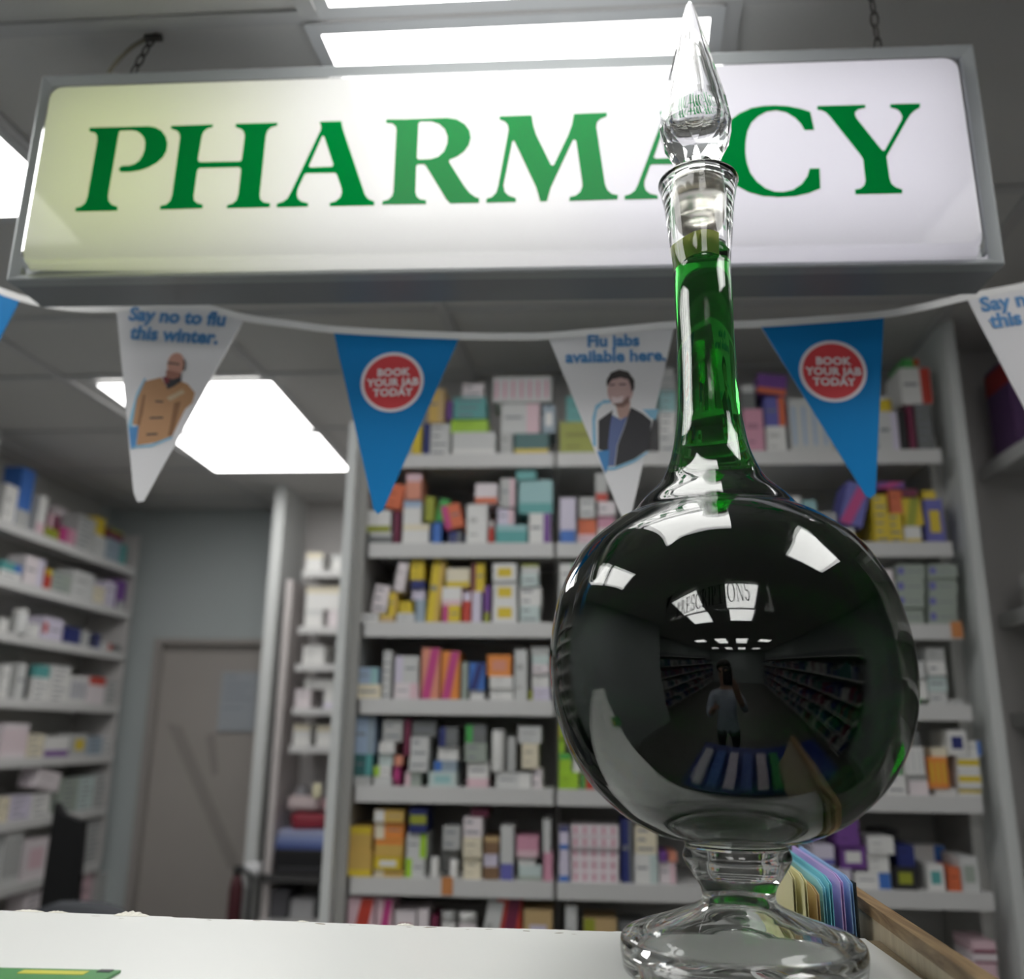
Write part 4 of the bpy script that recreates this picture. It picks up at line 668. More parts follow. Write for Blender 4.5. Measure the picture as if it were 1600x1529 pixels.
# ------------------------------------------------------------------ hanging pharmacy sign
M_alu = mat('sign_aluminium', (0.36, 0.385, 0.39), 0.42, 0.3, noise=0.03, nscale=14)
M_alu_d = mat('sign_casing', (0.24, 0.255, 0.265), 0.45, 0.2, noise=0.03, nscale=14)
M_inwhite = mat('sign_inside_white', (0.85, 0.85, 0.85), 0.8, noise=0.01)
M_face = translucent('sign_acrylic', (0.55, 0.55, 0.55), (0.62, 0.62, 0.63), 0.72, 0.06)
M_letter = translucent('sign_green_vinyl', (0.0004, 0.25, 0.060), (0.0004, 0.66, 0.165), 0.5, 0.10)
sg = thing('pharmacy_sign', 'lit hanging box sign reading PHARMACY in green serif capitals', 'sign', None, (-.12, 1.09, 2.283))
sx0, sx1, sz0, sz1, sy0, sy1 = -.764, .529, 2.277, 2.601, 1.05, 1.125
ROLL = -.0089                     # the box hangs a touch lower at its right end
def rel(o, roll=True):
    if roll:
        for v in o.data.vertices: v.co.z += ROLL*(v.co.x+.117)
    o.matrix_parent_inverse = Matrix.Translation((.12, -1.09, -2.283)); return o
bm = bmesh.new(); t = .004
add_box(bm, sx0, sx1, sy0, sy1, sz0, sz0+t, 0); add_box(bm, sx0, sx1, sy0, sy1, sz1-t, sz1, 0)
add_box(bm, sx0, sx0+t, sy0, sy1, sz0+t, sz1-t, 0); add_box(bm, sx1-t, sx1, sy0, sy1, sz0+t, sz1-t, 0)
add_box(bm, sx0+t, sx1-t, sy1-t, sy1, sz0+t, sz1-t, 0)
rel(link('casing', bm, M_alu_d, sg))
bm = bmesh.new(); add_box(bm, sx0+t, sx1-t, sy1-t-.002, sy1-t-.0005, sz0+t, sz1-t)
add_box(bm, sx0+t, sx1-t, sy0+.004, sy1-t-.002, sz0+t, sz0+t+.0015); add_box(bm, sx0+t, sx1-t, sy0+.004, sy1-t-.002, sz1-t-.0015, sz1-t)
add_box(bm, sx0+t, sx0+t+.0015, sy0+.004, sy1-t-.002, sz0+.006, sz1-.006); add_box(bm, sx1-t-.0015, sx1-t, sy0+.004, sy1-t-.002, sz0+.006, sz1-.006)
rel(link('reflector', bm, M_inwhite, sg))
# frame: mitred angle profile round the front
bm = bmesh.new(); fw = .0135
o_ = [(sx0-.001, sz0-.001), (sx1+.001, sz0-.001), (sx1+.001, sz1+.001), (sx0-.001, sz1+.001)]
i_ = [(sx0+fw, sz0+.0092), (sx1-fw, sz0+.0092), (sx1-fw, sz1-fw), (sx0+fw, sz1-fw)]
rings = []
for pts, y in ((o_, sy0+.012), (o_, sy0-.006), ([(a+.002*(1 if k in (0, 3) else -1), b+.002*(1 if k < 2 else -1)) for k, (a, b) in enumerate(o_)], sy0-.007), (i_, sy0-.001), (i_, sy0+.006)):
    rings.append([bm.verts.new((a, y, b)) for a, b in pts])
for a, b in zip(rings, rings[1:]):
    for k in range(4): bm.faces.new((a[k], a[(k+1) % 4], b[(k+1) % 4], b[k]))
rel(link('frame', bm, M_alu, sg))
# dished acrylic face with rounded corners
def rrect(x0, x1, z0, z1, r, n=6):
    out = []
    for cx, cz, a0 in ((x1-r, z1-r, 0), (x0+r, z1-r, 90), (x0+r, z0+r, 180), (x1-r, z0+r, 270)):
        for k in range(n+1):
            a = math.radians(a0+90*k/n); out.append((cx+r*math.cos(a), cz+r*math.sin(a)))
    return out
bm = bmesh.new(); rings = []
FX0, FX1, FZ0, FZ1 = -.7370, .5000, 2.2905, 2.5660
for gx, gz0, gz1, y, r in ((.020, .0060, .0260, sy0+.0045, .012), (.0135, .0052, .0215, sy0+.004, .012), (.0110, .0046, .0190, sy0-.004, .014), (.0020, .0010, .0030, sy0-.022, .016), (-.0006, -.0012, .0005, sy0-.0262, .017), (-.0040, -.0045, -.0030, sy0-.0278, .018)):
    rings.append([bm.verts.new((a, y, b)) for a, b in rrect(FX0-gx, FX1+gx, FZ0-gz0, FZ1+gz1, r)])
for a, b in zip(rings, rings[1:]):
    for k in range(len(a)): f = bm.faces.new((a[k], a[(k+1) % len(a)], b[(k+1) % len(a)], b[k])); f.smooth = True
bm.faces.new(rings[-1])
rel(link('face_panel', bm, M_face, sg))
for ch, cs in LETTERS:
    rel(outline_mesh('letter', [[(a*1e-4, b*1e-4) for a, b in c] for c in cs], .0005, sy0-.0286, M_letter, sg, z_off=1.7), False)
for x0, x1, col, k in ((sx0+.03, -.54, (0.84, 0.95, 0.36), .52), (-.53, -.40, (0.93, 0.96, 0.62), .60), (-.39, .02, (1.0, 0.99, 0.95), .80), (.03, sx1-.03, (0.92, 0.89, 1.0), .70)):
    for z in (2.385, 2.505):
        bm = bmesh.new(); add_tube(bm, [(x0, sy1-.026, z), (x1, sy1-.026, z)], .008, 10)
        rel(link('lamp_tube', bm, emitter('sign_tube', col, SIGN_LIGHT*k), sg))
# hooks, chains and the power cable
M_chain = mat('chain_steel', (0.07, 0.065, 0.06), 0.4, 0.5, noise=0.05)
M_cable = mat('cable_grey', (0.26, 0.24, 0.18), 0.5, noise=0.04)
def chain(top, bot, label):
    t = thing('hanging_chain', label, 'chain', 'chains holding up the sign', bot)
    a, b = Vector(top)-Vector(bot), Vector((0, 0, 0)); ax = (a-b); L = ax.length; d = ax.normalized()
    n = max(3, int(L/.0150)); bm = bmesh.new()
    for k in range(n):
        c = b+d*(L*(k+.5)/n); e1 = d; e2 = Vector((1, 0, 0)) if k % 2 else Vector((0, 1, 0)); e2 = (e2-e1*e2.dot(e1)).normalized()
        h = L/n*.62
        pts = [c+e1*h*math.cos(q)*(1.0)+e2*.0048*math.sin(q) for q in [2*math.pi*i/12 for i in range(12)]]
        add_tube(bm, pts, .0016, 6, True)
    link('chain_links', bm, M_chain, t)
    bm = bmesh.new(); add_tube(bm, [(0, 0, -.006), (0, 0, .008)], .0035, 8); add_box(bm, -.009, .009, -.003, .003, .002, .005)
    link('eye_bolt', bm, M_chain, t)
    bm = bmesh.new(); p = a; add_tube(bm, [p+Vector((-.012, 0, -.004)), p+Vector((.012, 0, -.004))], .0055, 8); add_tube(bm, [p+Vector((0, 0, -.004)), p+Vector((0, 0, .0))], .004, 8)
    link('ceiling_hook', bm, M_chain, t)
chain((-.622, 1.07, 2.693), (-.672, 1.09, 2.609), 'short steel chain beside a cable at the sign left end')
chain((.388, 1.00, 2.7), (.425, 1.09, 2.609), 'bare steel chain at the right end of the sign')
bm = bmesh.new(); add_tube(bm, spline([(-.618, 1.072, 2.697), (-.655, 1.075, 2.680), (-.687, 1.08, 2.645), (-.690, 1.085, 2.620), (-.682, 1.088, 2.604)], 6), .0032, 8)
tag(link('power_cable', bm, M_cable), 'grey-brown cable looping beside the chain at the left end of the sign', 'cable')
# ------------------------------------------------------------------ bunting
BY = 1.2
M_tape = mat('bunting_tape', (0.84, 0.84, 0.83), 0.6, noise=0.02, nscale=30)
M_fw = translucent('flag_white', (0.84, 0.84, 0.86), (0.80, 0.80, 0.82), 0.12, 0.4)
M_fb = translucent('flag_blue', (0.012, 0.24, 0.60), (0.012, 0.24, 0.60), 0.12, 0.4)
M_pblue = mat('print_blue', (0.06, 0.24, 0.52), 0.6)
bt = thing('bunting', 'white tape of triangular blue and white flu-jab flags strung under the sign', 'bunting', None, (0, BY, 2.25))
BREL = Matrix.Translation((0, -BY, -2.25))
def brel(o): o.matrix_parent_inverse = BREL; return o
tp = spline([(a*1e-4 if abs(a) > 5 else a, b*1e-4) for a, b in TAPE], 4)
bm = bmesh.new(); v = []
for a, b in tp:
    v.append([bm.verts.new((a, BY+y, b+1.7+z)) for y, z in ((-.0012, .0015), (.0012, .0015), (.0012, -.0095), (-.0012, -.0095))])
for a, b in zip(v, v[1:]):
    for k in range(4): bm.faces.new((a[k], a[(k+1) % 4], b[(k+1) % 4], b[k]))
bm.faces.new(v[0]); bm.faces.new(v[-1])
brel(link('tape', bm, M_tape, bt))
MAN_MATS = dict(swoosh=(0.24, 0.50, 0.68), blue=(0.02, 0.16, 0.45), tan=(0.46, 0.25, 0.12), tandark=(0.25, 0.12, 0.05), cream=(0.52, 0.40, 0.26), dark=(0.03, 0.03, 0.035), red=(0.20, 0.03, 0.04), skin=(0.55, 0.29, 0.22), beard=(0.34, 0.15, 0.11), hair=(0.035, 0.028, 0.026), neck=(0.50, 0.33, 0.28), blueshirt=(0.11, 0.15, 0.32), skin2=(0.56, 0.38, 0.36), smile=(0.74, 0.62, 0.62), beard2=(0.22, 0.13, 0.11))
def portrait(layers, parent, label):
    """printed picture: overlapping patches of ink on the cloth, one mesh"""
    names = sorted({n for n, _ in layers}); bm = bmesh.new()
    for k, (nm, p) in enumerate(layers):
        y = BY-.0009-.00006*(k+1)
        pts = [(a*1e-4, b*1e-4+1.7) for a, b in p]
        ar = sum(pts[i][0]*pts[(i+1) % len(pts)][1]-pts[(i+1) % len(pts)][0]*pts[i][1] for i in range(len(pts)))
        if ar < 0: pts = pts[::-1]
        es = []; vs = [bm.verts.new((a, y, b)) for a, b in pts]
        r = bmesh.ops.triangle_fill(bm, edges=[bm.edges.new((vs[i], vs[(i+1) % len(vs)])) for i in range(len(vs))], use_beauty=True)
        for f in [g for g in r['geom'] if isinstance(g, bmesh.types.BMFace)]:
            f.material_index = names.index(nm)
            if f.normal.y > 0: f.normal_flip()
    o = link('portrait', bm, [mat('print_'+n, MAN_MATS[n], 0.6) for n in names], parent, normals=False)
    o.matrix_parent_inverse = Matrix.Identity(4); o['label'] = label
    return o
KINDS = ['blue', 'coat', 'blue', 'jacket', 'blue', 'coat']
FL_LABEL = ['blue flag cut off by the left picture edge', 'white flag reading Say no to flu this winter', 'blue flag with red badge left of the jacket-man flag', 'white flag reading Flu jabs available here', 'blue flag with red badge right of the bottle', 'white flag reading Say no cut by the right picture edge']
for k, (pts, kd) in enumerate(zip(FLAGS, KINDS)):
    fl = outline_mesh('flag', [[(a*1e-4, b*1e-4) for a, b in pts]], .0012, BY-.0006, M_fb if kd == 'blue' else M_fw, bt, z_off=1.7)
    brel(fl); fl['label'] = FL_LABEL[k]
    def sub(o): o.matrix_parent_inverse = Matrix.Identity(4); return o
    yf = BY-.0011
    if k in (2, 4):
        cx, cz = TEXTPOS['badge1' if k == 2 else 'badge2']; a = .02 if k == 2 else -.03
        R_ = .0463
        circ = lambda r: [(cx+r*math.cos(2*math.pi*i/40), cz+r*math.sin(2*math.pi*i/40)) for i in range(40)]
        sub(outline_mesh('badge_ring', [circ(R_), circ(R_*.89)], .0004, yf-.0002, mat('print_badge_white', (0.78, 0.72, 0.76), 0.6), fl, z_off=1.7))
        sub(outline_mesh('badge', [circ(R_*.89)], .0004, yf-.0002, mat('print_badge_red', (0.66, 0.045, 0.055), 0.6), fl, z_off=1.7))
        sub(text_mesh('lettering', 'BOOK\nYOUR JAB\nTODAY', .0158, (cx+.001, cz+.0095), a, yf-.0006, mat('print_text_white', (0.82, 0.78, 0.80), 0.6), fl, 'CENTER', .0006, 1.04, .98, 1.02))
    if k == 1:
        sub(text_mesh('lettering', 'Say no to flu', .0300, TEXTPOS['say'], -.085, yf-.0003, M_pblue, fl, 'LEFT', .0011, 1.0))
        sub(text_mesh('lettering', 'this winter.', .0300, TEXTPOS['this'], -.085, yf-.0003, M_pblue, fl, 'LEFT', .0011, 1.0))
        portrait(MAN_TAN, fl, 'printed picture of a bald man in a tan duffle coat and dark scarf')
    if k == 3:
        sub(text_mesh('lettering', 'Flu jabs', .0250, TEXTPOS['flu'], .005, yf-.0003, M_pblue, fl, 'CENTER', .0009, 1.0))
        sub(text_mesh('lettering', 'available here.', .0250, TEXTPOS['avail'], .005, yf-.0003, M_pblue, fl, 'CENTER', .0009, 1.0))
        portrait(MAN_DARK, fl, 'printed picture of a smiling dark-haired man in dark jacket and blue shirt')
    if k == 5:
        sub(text_mesh('lettering', 'Say no to flu', .0300, TEXTPOS['say2'], .13, yf-.0003, M_pblue, fl, 'LEFT', .0011, 1.0))
        sub(text_mesh('lettering', 'this winter.', .0300, TEXTPOS['this2'], .13, yf-.0003, M_pblue, fl, 'LEFT', .0011, 1.0))
# ------------------------------------------------------------------ counter
M_lam = mat('counter_laminate', (0.80, 0.82, 0.79), 0.32, noise=0.02, nscale=4)
M_chip = mat('chipboard', (0.22, 0.17, 0.10), 0.9, noise=0.3, nscale=250)
M_panel = mat('counter_front', (0.60, 0.60, 0.58), 0.5, noise=0.02)
CT = 1.525
ct = thing('counter', 'white laminate counter with a chipped back edge under the green bottle', 'counter', None, (-.4, .62, 0))
CREL = Matrix.Translation((.4, -.62, 0))
def crel(o): o.matrix_parent_inverse = CREL; return o
def back_y(x): return .921 + max(0.0, (-.21-x))*.045
def front_y(x): return .672+max(0.0, (-.21-x))*.045
rnd = random.Random(7)
xs = [-1.4+1.6585*i/420 for i in range(421)]; off = []; notch = 0.0
for i, x in enumerate(xs):
    if rnd.random() < .05: notch = rnd.choice((0, 0, .001, .002, .0035))
    off.append(notch*(.6+.4*rnd.random()) if -.62 < x < .03 else 0.0)
bm = bmesh.new()
top = [bm.verts.new((x, back_y(x)-o, CT)) for x, o in zip(xs, off)]; bot = [bm.verts.new((x, back_y(x)-o, CT-.0012)) for x, o in zip(xs, off)]
ft = [bm.verts.new((x, front_y(x), CT)) for x in xs]; fb = [bm.verts.new((x, front_y(x), CT-.0012)) for x in xs]
for i in range(len(xs)-1):
    bm.faces.new((top[i], top[i+1], ft[i+1], ft[i])); bm.faces.new((bot[i], bot[i+1], top[i+1], top[i])); bm.faces.new((ft[i], ft[i+1], fb[i+1], fb[i])); bm.faces.new((fb[i], fb[i+1], bot[i+1], bot[i]))
crel(link('laminate_top', bm, M_lam, ct))
bm = bmesh.new()
v0 = [bm.verts.new(p) for p in [(x, y, z) for z in (CT-.030, CT-.0014) for x, y in ((-1.4, .6735+.0535), (-.21, .6735), (.2590, .6735), (.2712, .9195), (-.21, .9195), (-1.4, .9195+.0535))]]
n5 = 5
bm.faces.new(v0[:6][::-1]); bm.faces.new(v0[6:])
for i in range(6): bm.faces.new((v0[i], v0[(i+1) % 6], v0[6+(i+1) % 6], v0[6+i]))
crel(link('chipboard_core', bm, M_chip, ct))
# flakes of laminate lifted along the back edge
bm = bmesh.new()
for cx, w, h, dp in ((-.437, .034, .0042, .006), (-.545, .030, .0018, .003), (-.515, .020, .0015, .003), (-.165, .016, .0018, .003), (-.265, .012, .0012, .002)):
    n = 14; rows = []
    for j in range(2):
        rows.append([bm.verts.new((cx-w/2+w*i/n, back_y(cx)-dp*(1-j)-.0005, CT+.0003+j*h*math.sin(math.pi*min(1, (i+.4)/n))*(.8+.2*math.sin(i*2.1)))) for i in range(n+1)])
    rows.append([bm.verts.new((q.co.x, q.co.y+.0008, q.co.z-.0006)) for q in rows[1]])
    for a, b in zip(rows, rows[1:]):
        for i in range(n): bm.faces.new((a[i], a[i+1], b[i+1], b[i]))
crel(link('lifted_flake', bm, mat('laminate_flake', (0.72, 0.71, 0.62), 0.5, noise=0.05), ct))
# worn brown marks on the surface near the edge
bm = bmesh.new()
for px, py, w in ((-.02, .905, .012), (-.006, .902, .006), (-.05, .910, .010), (-.085, .913, .008), (-.105, .909, .004), (-.14, .914, .014), (-.16, .912, .007), (-.31, .922, .010), (-.355, .918, .007), (-.44, .914, .006), (-.47, .922, .009), (-.245, .916, .012), (-.215, .914, .008)):
    a = rnd.uniform(-.3, .3); h = w*rnd.uniform(.07, .16)
    ring = []
    for i in range(9):
        q = 2*math.pi*i/9; s = rnd.uniform(.6, 1.15); x = w/2*math.cos(q)*s; y = h*math.sin(q)*s
        ring.append(bm.verts.new((px+x*math.cos(a)-y*math.sin(a), py+x*math.sin(a)+y*math.cos(a), CT+.00015)))
    bm.faces.new(ring)
crel(link('wear_mark', bm, M_chip, ct))
crel(box('front_panel', -1.4, .26, .735, .76, 0, CT-.031, M_panel, ct)); crel(box('back_panel', -1.4, .26, .885, .91, 0, CT-.031, M_panel, ct))
crel(box('rear_ledge', -.30, .268, .9105, 1.30, 1.29, 1.31, M_panel, ct))
# wooden upstand along the right end
M_oak = wood_mat('oak', (0.22, 0.135, 0.065), (0.52, 0.37, 0.20), (60, 5, 60), 2.2)
M_birch = wood_mat('birch_ply', (0.62, 0.52, 0.36), (0.76, 0.66, 0.48), (70, 70, 6), .8)
up = thing('wooden_upstand', 'pale ply upstand with an oak cap along the counter right end', 'partition', None, (.2715, .90, CT), 0)
def skewbox(name, x0, x1, y0, y1, z0, z1, m, sk=-.05):
    bm = bmesh.new(); add_box(bm, x0, x1, y0, y1, z0, z1); o = link(name, bm, m, up)
    for q in o.data.vertices: q.co.x -= sk*q.co.y
    return o
skewbox('side_panel', 0, .010, -.42, .29, -.155, .0137, M_birch)
skewbox('oak_cap', -.0012, .0125, -.42, .29, .0137, .0248, M_oak)
# document folders standing in the rack behind the counter
def folder(x, y0, y1, z1, col, label, thick=.0006, name='document_folder', lean=0.0, cat='folder', group='coloured folders behind the bottle foot'):
    m = mat('card_'+label.split()[0]+label.split()[1], col, 0.55, noise=0.02, nscale=30)
    t = thing(name, label, cat, group, (x, y0, 1.3105))
    h = z1-1.3105
    for k, s in (('front_cover', -1), ('back_cover', 1)):
        bm = bmesh.new(); n = 10; rows = []
        for j in (0, 1):
            rows.append([[bm.verts.new((s*(thick*(.4+.6*j) + .0005*(1-i/n)*(1 if s > 0 else .6))+lean*z+(e*.0005*s)+.055*(y1-y0)*i/n, (y1-y0)*i/n, z-.004*(i == 0 and j == 1))) for i in range(n+1)] for e, z in ((0, 0), (0, h), (1, h), (1, 0))] if j else None)
        r = rows[1]
        for a in range(4):
            b = (a+1) % 4
            for i in range(n): bm.faces.new((r[a][i], r[a][i+1], r[b][i+1], r[b][i]))
        bm.faces.new([r[a][0] for a in range(4)]); bm.faces.new([r[a][n] for a in range(4)][::-1])
        link(k, bm, m, t)
folder(.2575, .948, 1.22, 1.571, (0.36, 0.58, 0.86), 'sky blue card folder, rightmost behind the bottle foot')
folder(.2490, .950, 1.22, 1.572, (0.68, 0.50, 0.86), 'lilac purple card folder between the two blue ones')
folder(.2385, .950, 1.22, 1.570, (0.24, 0.68, 0.80), 'bright turquoise card folder left of the lilac one')
folder(.2330, .953, 1.22, 1.566, (0.34, 0.72, 0.82), 'pale turquoise card folder beside the tan one')
folder(.2260, .950, 1.20, 1.5605, (0.70, 0.53, 0.27), 'tan card folder between yellow and turquoise folders')
folder(.2150, .950, 1.20, 1.5715, (0.82, 0.79, 0.46), 'pale yellow card folder, leftmost behind the bottle foot')
folder(.2075, .965, 1.20, 1.572, (0.72, 0.69, 0.42), 'dull yellow card folder partly hidden by the bottle foot')
bm = bmesh.new(); add_box(bm, 0, .0015, 0, .2, 0, .258)
o = link('rack_divider', bm, mat('divider_black', (0.015, 0.02, 0.02), 0.4, noise=0.02)); o.location = (.2602, .946, 1.3105); tag(o, 'thin black rack divider right of the sky blue folder', 'divider')
# white papers curling out beside the folders
bm = bmesh.new(); n = 10; rows = []
for e in (0, 1):
    rows.append([[bm.verts.new((.197+.016*((j/n))**2*-1+.012*(1-j/n)+.0006*e, .955+.02*k, 1.3105+.245*j/n)) for j in range(n+1)] for k in (0, 5)])
for e in (0, 1):
    for j in range(n): bm.faces.new((rows[e][0][j], rows[e][0][j+1], rows[e][1][j+1], rows[e][1][j]))
for k in (0, 1):
    for j in range(n): bm.faces.new((rows[0][k][j], rows[0][k][j+1], rows[1][k][j+1], rows[1][k][j]))
bm.faces.new((rows[0][0][0], rows[0][1][0], rows[1][1][0], rows[1][0][0])); bm.faces.new((rows[0][0][n], rows[0][1][n], rows[1][1][n], rows[1][0][n]))
tag(link('paper_sheet', bm, M_paper), 'curling white paper sheet left of the folders behind the bottle stem', 'paper')
t = thing('leaflet', 'white leaflet with dark red print standing above the folders', 'leaflet', None, (.213, 1.06, 1.3105))
box('card', 0, .0012, 0, .13, 0, .292, M_paper, t)
bm = bmesh.new(); add_box(bm, -.0004, .0, .004, .06, .270, .286); add_box(bm, 0, .0012, -.0004, 0, .268, .287)
link('print_band', bm, mat('print_dark_red', (0.20, 0.02, 0.04), 0.6), t)
# green leaflet at the near left corner of the counter
t = thing('printed_card', 'green card with yellow lettering lying flat at the counter front left', 'card', None, (-.395, .675, CT+.0004), .045)
box('card', -.045, .055, -.02, .042, 0, .0018, mat('card_green', (0.05, 0.24, 0.06), 0.4, noise=0.15, nscale=30), t)
bm = bmesh.new(); add_box(bm, -.015, .034, .026, .036, .0018, .0021)
link('print_band', bm, mat('print_yellow', (0.55, 0.52, 0.05), 0.5), t)
bm = bmesh.new(); add_box(bm, .040, .050, .034, .0415, .0018, .0022)
link('corner_print', bm, mat('print_black', (0.02, 0.025, 0.03), 0.5), t)
# blue stock display standing lower, in front of the counter (mirrored in the belly)
t = thing('counter_display', 'dark blue display of leaflets below the counter front, mirrored in the belly', 'display', None, (.12, .50, 0))
M_dblue = mat('display_blue', (0.015, 0.03, 0.16), 0.4, noise=0.1, nscale=12)
box('cabinet', -.20, .40, -.16, .14, 0, 1.36, M_dblue, t)
for k in range(6): box('leaflet_stack', -.17+.055*k, -.135+.055*k, -.10, .10, 1.3605, 1.385, mat('leaflet_%d' % k, ((0.5, 0.5, 0.55), (0.05, 0.12, 0.35), (0.45, 0.42, 0.5), (0.06, 0.10, 0.3), (0.5, 0.45, 0.52), (0.04, 0.25, 0.08))[k], 0.5), t)
# ------------------------------------------------------------------ the bottle
BX, BYY = .1245, .78
def lean(z): return -.0052*max(0.0, min(1.0, (z-1.70)/.25))
M_glass = glass('bottle_glass', 0.0, 1.5, (0.985, 0.99, 0.985))
M_liquid = liquid_mat()
M_ground = glass('ground_glass', 0.22, 1.5, (0.90, 0.88, 0.84))
bot_ = thing('show_globe_bottle', 'large round glass pharmacy bottle of dark green liquid on the counter', 'bottle', None, (BX, BYY, CT))
BOREL = Matrix.Translation((-BX, -BYY, -CT))
def borel(o): o.matrix_parent_inverse = BOREL; return o
outer = spline([(.0290, 2.2225), (.0345, 2.2240), (.0384, 2.2208), (.0372, 2.2165), (.0352, 2.2070)]+NECK_DOWN[1:], 4)
# kick under the foot
foot = [(.0900, 1.5265), (.0880, 1.52535), (.0845, 1.5253), (.0825, 1.5275), (.0818, 1.5360), (.0790, 1.5420), (.0700, 1.5475), (.0520, 1.5540), (.0360, 1.5600), (.0240, 1.5665), (.0170, 1.5740), (.0120, 1.5820), (.0, 1.5850)]
# cavity, from the throat down the inside
def inner_r(r, z): return r-(.0042 if z > 1.95 else .0045)
cav = [(.0275, 2.2205), (.0272, 2.2150), (.0262, 2.1800), (.0250, 2.1524)]+[(inner_r(r, z), z) for r, z in NECK_DOWN[3:] if z > 1.655]
cav += [(.0890, 1.6440), (.0700, 1.6355), (.0450, 1.6295), (.0200, 1.6280), (.0, 1.6275)]
cav = spline(cav, 4)
bm = bmesh.new(); add_lathe(bm, [(max(r, 0), z) for r, z in cav[::-1]]+outer+foot, 128, BX, BYY, 0, lean)
body = borel(link('glass_body', bm, M_glass, bot_)); body['label'] = 'clear glass body with round belly, slim neck and spreading foot'
lev = 2.1470
liq = [(.0, 1.6272)]+[(r+.0003, z-.0003*(z < 1.7)) for r, z in cav[::-1] if r > 0 and z < lev-.002]
rl = liq[-1][0]
liq += [(rl, lev+.0012), (rl-.0012, lev), (rl*.5, lev-.0004), (.0, lev-.0004)]
bm = bmesh.new(); add_lathe(bm, liq, 128, BX, BYY, 0, lean)
borel(link('green_liquid', bm, M_liquid, bot_))['label'] = 'deep green liquid filling the belly and most of the neck'
# dried yellow-green film on the inside of the neck above the liquid
bm = bmesh.new(); n = 24; rr = .0249
rows = []
for j, z in enumerate((2.1290, 2.1380, 2.1475, 2.1530)):
    rows.append([bm.verts.new((BX+lean(z)+(rr+.0002*(j-1.5)-.0004*0)*math.cos(a), BYY+(rr+.0002*(j-1.5))*math.sin(a), z+(.002*math.sin(3*a) if j == 3 else -.003*math.cos(2*a) if j == 0 else 0))) for a in [math.radians(150+150*i/n) for i in range(n+1)]])
for a, b in zip(rows, rows[1:]):
    for i in range(n): f = bm.faces.new((a[i], a[i+1], b[i+1], b[i])); f.smooth = True
borel(link('dried_film', bm, translucent('film', (0.72, 0.82, 0.22), (0.92, 1.0, 0.36), 0.92, 0.3), bot_))
# faceted stopper
bm = bmesh.new(); N8 = 12; rows = []
prof = [(r, z) for r, z in STOPPER]
for k, (r, z) in enumerate(prof):
    sh = math.pi/N8 if k < 3 and k % 2 else 0.0
    rows.append([bm.verts.new((BX+lean(2.3)+r*math.cos(2*math.pi*i/N8+sh+.1), BYY+r*math.sin(2*math.pi*i/N8+sh+.1), z)) for i in range(N8)])
for k, (a, b) in enumerate(zip(rows, rows[1:])):
    for i in range(N8):
        j = (i+1) % N8
        if k < 3:
            if k % 2 == 0: bm.faces.new((a[i], a[j], b[i])); bm.faces.new((a[j], b[j], b[i]))
            else: bm.faces.new((a[i], a[j], b[j])); bm.faces.new((a[i], b[j], b[i]))
        else:
            bm.faces.new((a[i], a[j], b[j], b[i]))
tip = bm.verts.new((BX+lean(2.3), BYY, prof[-1][1]+.0012))
for i in range(N8): bm.faces.new((rows[-1][i], rows[-1][(i+1) % N8], tip))
# neck and tapered plug joined on below
neck_prof = [(.0157, 2.2423), (.0150, 2.2385), (.0170, 2.2330), (.0225, 2.2290), (.0262, 2.2240), (.0266, 2.2180)]
# hollow blown inside
N16 = 12; hol = [(.0, 2.2780), (.0140, 2.2790), (.0210, 2.2850), (.0235, 2.2930), (.0215, 2.3080), (.0140, 2.3440), (.0080, 2.3720), (.0030, 2.3920), (.0, 2.3950)]
add_lathe(bm, hol[::-1], N16, BX+lean(2.3), BYY)
rows2 = [rows[0]]
for r, z in neck_prof[1:]:
    rows2.append([bm.verts.new((BX+lean(2.3)+r*math.cos(2*math.pi*i/N8+.1), BYY+r*math.sin(2*math.pi*i/N8+.1), z)) for i in range(N8)])
for a, b in zip(rows2, rows2[1:]):
    for i in range(N8): bm.faces.new((a[i], a[(i+1) % N8], b[(i+1) % N8], b[i]))
bm.faces.new(rows2[-1][::-1])
st = borel(link('stopper', bm, M_glass, bot_, normals=False)); st['label'] = 'faceted teardrop glass stopper in the bottle mouth'
bm = bmesh.new(); add_lathe(bm, [(.0, 2.2175), (.0255, 2.2175), (.0262, 2.2140), (.0240, 2.1790), (.0225, 2.1745), (.0150, 2.1725), (.0, 2.1722)], 48, BX, BYY, 0, lean)
pl = link('ground_plug', bm, M_ground, st); pl.matrix_parent_inverse = Matrix.Identity(4); pl['label'] = 'frosted tapered plug of the stopper'
# ------------------------------------------------------------------ shelving units
def unit(name, label, cat='shelving unit', loc=(0, 0, 0)): return thing(name, label, cat, None, loc)
mu = unit('shelving_unit', 'tall pale grey medicine shelving across the back wall behind the bottle', loc=(.15, 2.25, 0))
def pr(o, t): o.matrix_parent_inverse = Matrix.Translation(-t.location); return o
SHF, SHB = 2.10, 2.425
for z in SHELF_MAIN:
    for x0, x1 in ((-.502, -.058), (-.050, .858)):
        bm = bmesh.new(); add_box(bm, x0, x1, SHF, SHB, z-.012, z); add_box(bm, x0, x1, SHF-.002, SHF+.008, z-.034, z+.001)
        pr(link('shelf', bm, M_shelf, mu), mu)
pr(box('upright', -.556, -.535, 2.055, 2.428, 0, 2.438, M_post, mu), mu)
bm = bmesh.new(); add_box(bm, -.057, -.051, 2.30, 2.42, 0, 2.40); pr(link('upright', bm, M_back, mu), mu)
pr(box('upright', .895, .921, 2.095, 2.428, 0, 2.698, M_post, mu), mu)
pr(box('back_panel', -.534, .894, 2.4255, 2.4285, 0, 2.45, M_back, mu), mu)
for x0, x1 in ((-.5345, -.5125), (.868, .8945)):
    pr(box('slotted_post', x0, x1, 2.10 if x0 < 0 else 2.20, 2.42, 0, 2.43, M_back, mu), mu)
